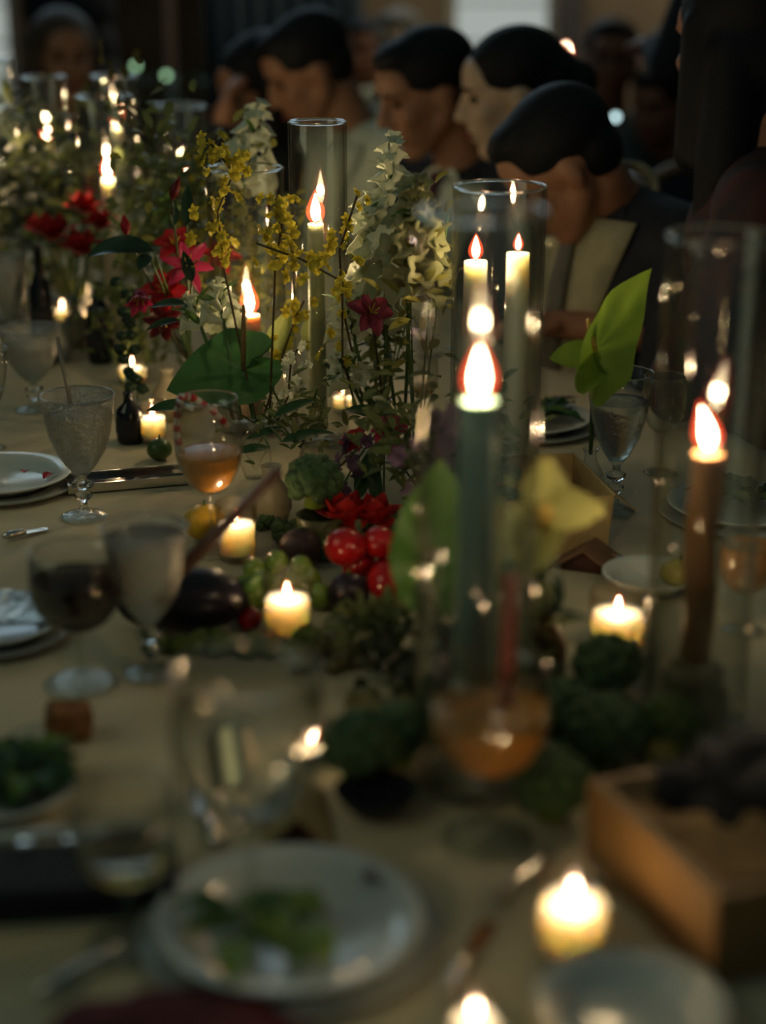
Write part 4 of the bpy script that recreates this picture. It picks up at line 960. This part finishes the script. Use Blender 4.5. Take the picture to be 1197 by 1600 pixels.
def person(label, px, py, Y, face_yaw, face_pitch, skin, hair, top, body_yaw=None, lean=.12, side=0, style='short', shirt=None, tie=None, arms=None, vox=.007, roll=0, glasses=False, lips=(.25, .05, .04), sleeve_short=False, legs=True, k=1.0, group='dinner guests seated along the far side of the table', standing=False, top_name='suit_jacket', nbp=None):
    Hc = A(px, py, Y); fy = math.radians(face_yaw); by = math.radians(face_yaw if body_yaw is None else body_yaw)
    Rh = Matrix.Rotation(fy, 3, 'Z') @ Matrix.Rotation(math.radians(face_pitch), 3, 'Y') @ Matrix.Rotation(math.radians(roll), 3, 'X')
    bf = V((math.cos(by), math.sin(by), 0)); bl = V((-math.sin(by), math.cos(by), 0)); up = V((0, 0, 1))
    nk = Hc + Rh @ V((-.035, 0, -.09))*k                # skull base
    nd = (Rh @ V((-.25, 0, -1))).normalized() + V((0, 0, -.9)) - bf*.15
    nb = nk + nd.normalized()*.092*k   # neck base (top of chest)
    if nbp: nb = V(nbp); nd = nb-nk
    seat = .50 if not standing else .95
    hip = V((nb.x, nb.y, seat))-bf*lean
    org = V((hip.x, hip.y, 0))
    t = thing('person', label, 'person', org, group)
    def rl(p): return V(p)-org
    b = B()
    H = lambda x, y, z: rl(Hc + Rh @ (V((x, y, z))*k))
    RM = Rh.to_3x3()
    def he(c, r): b.blob(H(*c), [q*k for q in r], 20, 14, M=RM)
    he((-.012, 0, .028), (.098, .077, .090)); he((.035, 0, -.035), (.060, .058, .078)); he((.062, 0, -.095), (.026, .026, .024)); he((.058, 0, .045), (.036, .058, .05))
    for s in (-1, 1):
        caps(b, H(0, s*.05, -.045), .024*k, H(.055, s*.018, -.092), .020*k)
        he((.060, s*.038, -.018), (.028, .024, .026)); he((.080, s*.028, .036), (.016, .022, .010)); he((-.008, s*.078, -.008), (.018, .009, .031))
    caps(b, H(.092, 0, .022), .008*k, H(.113, 0, -.020), .0115*k)
    for s in (-1, 1): he((.102, s*.011, -.024), (.010, .008, .008))
    he((.086, 0, -.050), (.016, .026, .010)); he((.086, 0, -.064), (.014, .024, .010))
    caps(b, H(-.03, 0, -.06), .052*k, rl(nb)-up*.02, .060*k)
    chest = rl(nb)-up*.13*k-bf*.01; belly = rl(nb).lerp(rl(hip), .62); pel = rl(hip)+up*.03
    sh = .175*k if style in ('short',) else .155*k
    tb_ = []                       # torso pieces, reused by clothing
    def torso(bb, g):
        for c, r in [(chest, (.115+g, .16+g, .15+g)), (belly, (.11+g, .145+g, .17+g)), (pel, (.13+g, .17+g, .12+g))]:
            bb.blob(c, r, 24, 16, M=Matrix.Rotation(by, 3, 'Z'))
        for q in (.2, .4, .6, .8): bb.blob(chest.lerp(pel, q), (.112+g, .150+g, .11+g), 24, 16, M=Matrix.Rotation(by, 3, 'Z'))
        for s in (-1, 1): caps(bb, rl(nb)-up*.03, .055+g, rl(nb)+bl*s*sh-up*.05, .056+g)
    torso(b, 0)
    shw = []
    defa = [(.10, .09, -.28, .30, -.06, None), (.10, .09, -.28, .30, -.06, None)]
    arm = arms or [None, None]
    A_ = []
    for i, s in enumerate((-1, 1)):
        S_ = rl(nb)+bl*s*(sh+.005)-up*.055
        if arm[i]: E_, W_, fd, pn = [V(q) for q in arm[i]]; E_ = rl(E_); W_ = rl(W_)
        else: E_ = S_+bf*.10+bl*s*.05-up*.27; W_ = E_+bf*.22-bl*s*.07+up*.03; fd = bf-bl*s*.3; pn = -up
        A_.append((S_, E_, W_)); caps(b, S_, .047*k, E_, .038*k); caps(b, E_, .038*k, W_, .025*k); hand(b, W_, E_, fd, pn)
    L_ = []
    if legs:
        for s in (-1, 1):
            h0 = pel+bl*s*.085; 
            if standing: kn = h0-up*.42+bf*.02; an = kn-up*.42-bf*.02
            else: kn = h0+bf*.40+bl*s*.03-up*.02; an = V((kn.x, kn.y, .10))-bf*.04
            L_.append((h0, kn, an)); caps(b, h0, .085, kn, .055); caps(b, kn, .055, an, .036); caps(b, an-up*.06, .035, an-up*.065+bf*.14, .03)
    ec = [np.array(H(.094, s*.031, .012)) for s in (-1, 1)]; inn = np.array(Rh @ V((-1, 0, 0)))
    def deform(co):
        for c in ec:
            d = np.linalg.norm(co-c, axis=1); co = co+np.outer(np.exp(-(d/.016)**2)*.010*k, inn)
        return co
    part(t, 'body', remesh(b, vox, skin, 'body', 4, deform))
    for s in (-1, 1):
        e_ = part(t, 'eye', B().blob(H(.079, s*.031, .012), [q*k for q in (.009, .012, .0065)], 12, 8, M=RM), mat('eye_dark', (.03, .025, .02), .2))
        part(t, 'eyebrow', B().tube([H(.097, s*.014, .031), H(.096, s*.03, .037), H(.084, s*.048, .032)], [.003, .0036, .002], 8), hair)
    part(t, 'lips', B().blob(H(.099, 0, -.057), [q*k for q in (.008, .021, .0075)], 14, 8, M=RM), mat('lips_%d' % int(lips[0]*100), lips, .5))
    hb = B()
    def hh(c, r, nz=.0): hb.blob(H(*c), [q*k for q in r], 22, 16, nz, 30, M=RM)
    if style == 'short':
        hh((-.022, 0, .050), (.104, .086, .084)); hh((-.055, 0, -.005), (.056, .074, .06)); hh((.035, 0, .095), (.052, .058, .032))
    elif style == 'bald':
        hh((-.045, 0, .0), (.07, .083, .05))
    elif style == 'updo':
        hh((-.020, 0, .052), (.102, .086, .084)); hh((-.07, 0, .02), (.07, .075, .075)); hh((-.13, 0, .0), (.045, .05, .045)); hh((-.03, 0, -.02), (.055, .078, .055))
    else:
        hh((-.022, 0, .052), (.106, .090, .086)); hh((-.05, 0, -.02), (.065, .086, .085))
        for s in (-1, 0, 1):
            caps(hb, H(-.05, s*.055, -.02), .042*k, H(-.07, s*.075, -.02)-up*.17, .045*k); caps(hb, H(-.07, s*.075, -.02)-up*.17, .045*k, H(-.06, s*.08, -.02)-up*.30, .03*k)
        caps(hb, H(.0, .075, .03), .025, H(.0, .085, -.03)-up*.13, .025); caps(hb, H(.0, -.075, .03), .025, H(.0, -.085, -.03)-up*.13, .025)
    part(t, 'hair', remesh(hb, .008, hair, 'hair', 3))
    # clothing
    jb = B(); torso(jb, .014)
    for (S_, E_, W_) in A_:
        caps(jb, S_, .060*k, E_, .052*k)
        if not sleeve_short: caps(jb, E_, .052*k, E_.lerp(W_, .86), .036*k)
    part(t, top_name, remesh(jb, .010, top, 'garment', 5))
    if legs:
        tb2 = B()
        for (h0, kn, an) in L_: caps(tb2, h0, .100, kn, .068); caps(tb2, kn, .068, an, .050)
        tb2.blob(pel, (.145, .185, .11), 22, 14, M=Matrix.Rotation(by, 3, 'Z'))
        part(t, 'trousers' if style in ('short', 'bald') else 'skirt', remesh(tb2, .012, mat('dark_trousers', (.012, .014, .022), .85), 'garment', 4))
        for (h0, kn, an) in L_: part(t, 'shoe', B().blob(an-up*.062+bf*.05, (.13, .045, .036), 16, 10, M=Matrix.Rotation(by, 3, 'Z')), mat('shoe_black', (.01, .01, .012), .3))
    fr = rl(nb)+bf*.05
    if shirt:
        sb = B(); nfr = rl(nb)
        # collar ring + shirt front wedge
        ca = (-nd.normalized()*.6+up*.4).normalized(); cf = (bf-ca*bf.dot(ca)).normalized(); cl_ = ca.cross(cf)
        cpts = [nfr+(cf*math.cos(a)*.063+cl_*math.sin(a)*.063)+ca*(.016-.016*math.cos(a)) for a in [2*PI*q/20 for q in range(21)]]
        sb.tube(cpts, .010, 8)
        for s in (-1, 1): sb.leaf(nfr+bf*.072+bl*s*.012+up*.012, -up+bl*s*.55+bf*.25, bf, .07, .045, .1, .1)
        part(t, 'shirt_collar', sb, shirt)
        fb = B(); vs = []
        for i in range(9):
            q = i/8; ww = .080*(1-q)+.040; c = nfr+bf*(.092+.055*math.sin(q*1.7))-up*(.012+q*.30)
            for j in (-1, -.5, 0, .5, 1): vs.append(c+bl*j*ww-bf*abs(j)*abs(j)*.022)
        fb.add(vs, [(i*5+j, i*5+j+1, (i+1)*5+j+1, (i+1)*5+j) for i in range(8) for j in range(4)])
        part(t, 'shirt_front', fb, shirt, solid=.003)
        if tie:
            tbb = B(); vs = []
            for i in range(9):
                q = i/8; ww = .012+.022*q; c = nfr+bf*(.100+.055*math.sin(q*1.7))-up*(.012+q*.30)
                for j in (-1, 0, 1): vs.append(c+bl*j*ww+bf*(.005*(1-abs(j))))
            tbb.add(vs, [(i*3+j, i*3+j+1, (i+1)*3+j+1, (i+1)*3+j) for i in range(8) for j in range(2)])
            tbb.blob(nfr+bf*.098-up*.008, (.016, .018, .016), 12, 8); part(t, 'necktie', tbb, tie, solid=.004)
            for s in (-1, 1):
                lb_ = B().leaf(nfr+bf*.06+bl*s*.075+up*.012, -up+bf*.28-bl*s*.20, bf+bl*s*.3, .27, .075, .35, .1, nu=10); part(t, 'lapel', lb_, top, solid=.004)
    if glasses:
        g = B()
        for s in (-1, 1): g.tube([H(.104, s*.033+.022*math.cos(a), .012+.018*math.sin(a)) for a in [2*PI*q/14 for q in range(15)]], .0022, 6); g.tube([H(.10, s*.055, .016), H(0, s*.082, .012)], .002, 6)
        g.tube([H(.106, -.011, .014), H(.108, 0, .016), H(.106, .011, .014)], .002, 6); part(t, 'glasses', g, mat('glasses_black', (.01, .01, .01), .3))
    return t, nb, hip, bf, bl, Hc
SK1 = mat('skin_warm', (.34, .17, .10), .55, col2=(.30, .145, .085), sss=.15, sssr=(.01,)); SK2 = mat('skin_pale', (.55, .40, .29), .5, col2=(.50, .36, .26), sss=.15, sssr=(.01,))
SK3 = mat('skin_deep', (.24, .10, .055), .55, col2=(.20, .08, .045), sss=.15, sssr=(.01,))
HAB = mat('hair_black', (.007, .008, .012), .6, bump=.12, bscale=160, spec=.2); HBR = mat('hair_brown', (.06, .04, .025), .6, bump=.5, bscale=120); HGR = mat('hair_grey', (.12, .12, .11), .7)
SUIT = mat('navy_suit', (.010, .014, .026), .85, bump=.1); SHW = mat('white_shirt', (.58, .64, .54), .8, col2=(.52, .58, .48)); SHC = mat('cream_shirt', (.36, .34, .22), .8)
BLK = mat('black_dress', (.009, .010, .014), .8); BLU = mat('blue_shirt', (.10, .14, .17), .8)
TIEM = mat('maroon_tie', (.10, .025, .05), .6); TIEG = mat('grey_tie', (.11, .11, .09), .6, bump=.3, bscale=200)
# chairs
def chair(label, c, yaw, group='bentwood dining chairs'):
    t = thing('bentwood_chair', label, 'chair', (c[0], c[1], 0), group, rz=yaw)      # faces +X
    m = mat('bentwood', (.24, .14, .07), .35)
    part(t, 'seat', B().lathe([(.001, .43), (.20, .43), (.21, .44), (.20, .455), (.001, .457)], 32), m)
    for (x, y) in [(.15, .13), (.15, -.13), (-.15, .13), (-.15, -.13)]: part(t, 'leg', B().tube([(x*1.25, y*1.25, 0), (x, y, .435)], [.012, .016], 10), m)
    arc = [(-.19-.06*math.sin(PI*q/16)*1.0, .20*math.cos(PI*q/16)*-1, .44+.50*math.sin(PI*q/16)**.55) for q in range(17)]
    part(t, 'back_frame', B().tube(arc, .014, 10), m)
    arc = [(-.19-.05*math.sin(PI*q/16), .12*math.cos(PI*q/16)*-1, .44+.38*math.sin(PI*q/16)**.55) for q in range(17)]
    part(t, 'back_hoop', B().tube(arc, .010, 10), m)
def seatfor(ret, label, yaw):
    t, nb, hip, bf, bl, Hc = ret; c = hip-bf*.04; chair(label, c, yaw)
by = 180+12
r6 = person('dark-haired man in navy suit and grey tie bowing his head over the table', 880, 262, 2.84, 178, 42, SK1, HAB, SUIT, body_yaw=215, lean=.20, shirt=SHC, tie=TIEG, k=.98, nbp=A(968, 318, 2.90))
seatfor(r6, 'bentwood chair under the bowing man', math.radians(200))
r5 = person('pale woman with dark pulled-back hair and black top looking left', 800, 150, 3.35, 183, 12, SK2, HAB, BLK, body_yaw=200, lean=.14, style='updo', top_name='dress_top', k=.98)
seatfor(r5, 'bentwood chair under the pale woman', math.radians(200))
r4 = person('short-haired man in dark suit with maroon tie looking down left', 666, 148, 3.50, 203, 20, SK1, HAB, SUIT, body_yaw=225, lean=.18, shirt=SHW, tie=TIEM)
seatfor(r4, 'bentwood chair under the maroon-tie man', math.radians(205))
r3 = person('man in a white shirt without jacket bowing towards his neighbour', 484, 112, 3.95, 192, 30, SK1, HAB, SHW, body_yaw=215, lean=.26, shirt=SHW, top_name='shirt')
seatfor(r3, 'bentwood chair under the white-shirted man', math.radians(205))
H2 = A(385, 140, 4.15)
r2 = person('woman with long black hair holding a hand near her chin', 408, 142, 4.15, 205, 22, SK1, HAB, BLK, body_yaw=225, lean=.10, style='long', top_name='dress',
            arms=[None, (A(335, 250, 3.95), A(345, 205, 3.95), iv(.15, 1, 0), iv(.8, 0, -.3))])
seatfor(r2, 'bentwood chair under the black-haired woman', math.radians(205))
r1 = person('woman with light brown hair smiling at the far left end', 100, 92, 4.75, 292, 5, SK1, HBR, BLK, body_yaw=270, lean=.06, style='long', top_name='dress')
seatfor(r1, 'bentwood chair under the brown-haired woman', math.radians(270))
FLOR = mat('dark_floral', (.05, .012, .012), .85, col2=(.010, .012, .018), scale=26)
r7 = person('woman in a dark floral dress with black hair at the right edge', 1152, 70, 2.62, 120, 10, SK1, HAB, FLOR, body_yaw=165, lean=.05, style='long', top_name='floral_dress', sleeve_short=True,
            arms=[None, (A(1060, 610, 2.42), A(1100, 455, 2.48), iv(.3, 1, 0), iv(-.8, 0, .3))])
seatfor(r7, 'bentwood chair under the woman in floral dress', math.radians(165))
chair('empty bentwood chair whose curved back shows right of the bowing man', (.80, 4.3), math.radians(80))
# background people
GB = 'blurred guests at the tables behind'
person('background man in blue shirt and glasses facing the camera', 955, 95, 5.3, 262, 0, SK3, HAB, BLU, lean=.04, vox=.012, glasses=True, group=GB, top_name='shirt')
person('background guest with reddish face half hidden right of the glasses man', 1045, 105, 5.6, 215, 5, SK3, HBR, BLK, lean=.04, vox=.012, group=GB, style='long', top_name='dress')
person('background guest leaning low above the curved chair back', 1030, 165, 5.2, 230, 15, SK3, HAB, SUIT, lean=.1, vox=.012, group=GB)
person('small dark-haired background man between the white shirt and the suit', 572, 85, 6.6, 250, 0, SK3, HAB, SUIT, lean=.04, vox=.012, group=GB)
person('grey-haired background guest above the white-shirted man', 622, 72, 6.2, 240, 5, SK2, HGR, SHC, lean=.04, vox=.012, group=GB, style='short', top_name='shirt')
person('dark standing waiter with back turned, top left', 92, -330, 6.0, 90, 0, SK3, HAB, SUIT, lean=0, vox=.012, group='standing staff', standing=True)
person('dark standing guest in navy at the top right', 1215, -250, 4.2, 110, 0, SK3, HAB, SUIT, lean=0, vox=.012, group='standing staff', standing=True)
# background table with candle
t = thing('round_table', 'distant round table with pale cloth behind the guests', 'table', (.72, 5.95, 0))
part(t, 'cloth', B().lathe([(.001, .75), (.50, .75), (.515, .74), (.53, .6), (.55, .3)], 48, fl=lambda t_, a: 1+(.03*math.sin(12*a) if t_ > .6 else 0)), mat('grey_cloth', (.16, .17, .16), .9))
part(t, 'pedestal', B().lathe([(.25, 0), (.24, .03), (.05, .06), (.04, .74)], 20), WD)
q = A(884, 92, 5.85); taper('distant candle on the background table beside the bright window', (q.x, q.y, .75), q.z-.75, .012, mat('olive_wax', (.25, .24, .12), .5), .045, holder=True, power=1.5)
t = thing('fairy_light_plant', 'far dark potted shrub with two round green lights', 'plant', (-.93, 6.4, 0))
part(t, 'pot', B().lathe([(.001, 0), (.14, 0), (.18, .3), (.16, .3), (.001, .25)], 24), mat('terracotta', (.2, .09, .05), .7))
b = B(); random.seed(3)
for i in range(200): b.leaf((random.gauss(0, .14), random.gauss(0, .12), random.uniform(.3, .95)), (random.uniform(-1, 1), random.uniform(-1, 1), .4), (0, 0, 1), .10, .035, .6, nu=5, nv=3)
part(t, 'leaves', b, LB)['kind'] = 'stuff'; part(t, 'stem', B().tube([(0, 0, .2), (0, 0, .9)], .012, 8), WD)
GL_ = emis('green_lamp', (.35, .62, .35), 2.2)
for (x, y) in [(212, 103), (260, 118)]:
    q = A(x, y, 6.25)-V((-.93, 6.4, 0)); part(t, 'light', B().blob(q, .011, 10, 8), GL_); part(t, 'wire', B().tube([q, V((0, 0, .6))], .003, 6), LB)
t = thing('tea_light', 'tiny cool white light on the low table behind the bowing man', 'lamp', (A(962, 183, 4.9).x, 4.9, .75))
part(t, 'bulb', B().blob((0, 0, A(962, 183, 4.9).z-.75), .010, 10, 8), emis('cool_lamp', (.5, .7, .72), 3)); part(t, 'base', B().lathe([(.02, 0), (.02, .02), (.006, .03), (.005, max(.05, A(962, 183, 4.9).z-.76))], 16), WD)
t = thing('side_table', 'dark low side table carrying the cool light', 'table', (A(962, 183, 4.9).x, 4.9, 0))
part(t, 'top', B().lathe([(.001, .72), (.14, .72), (.14, .75), (.001, .75)], 32), WD); part(t, 'column', B().lathe([(.15, 0), (.14, .02), (.03, .05), (.03, .72)], 20), WD)
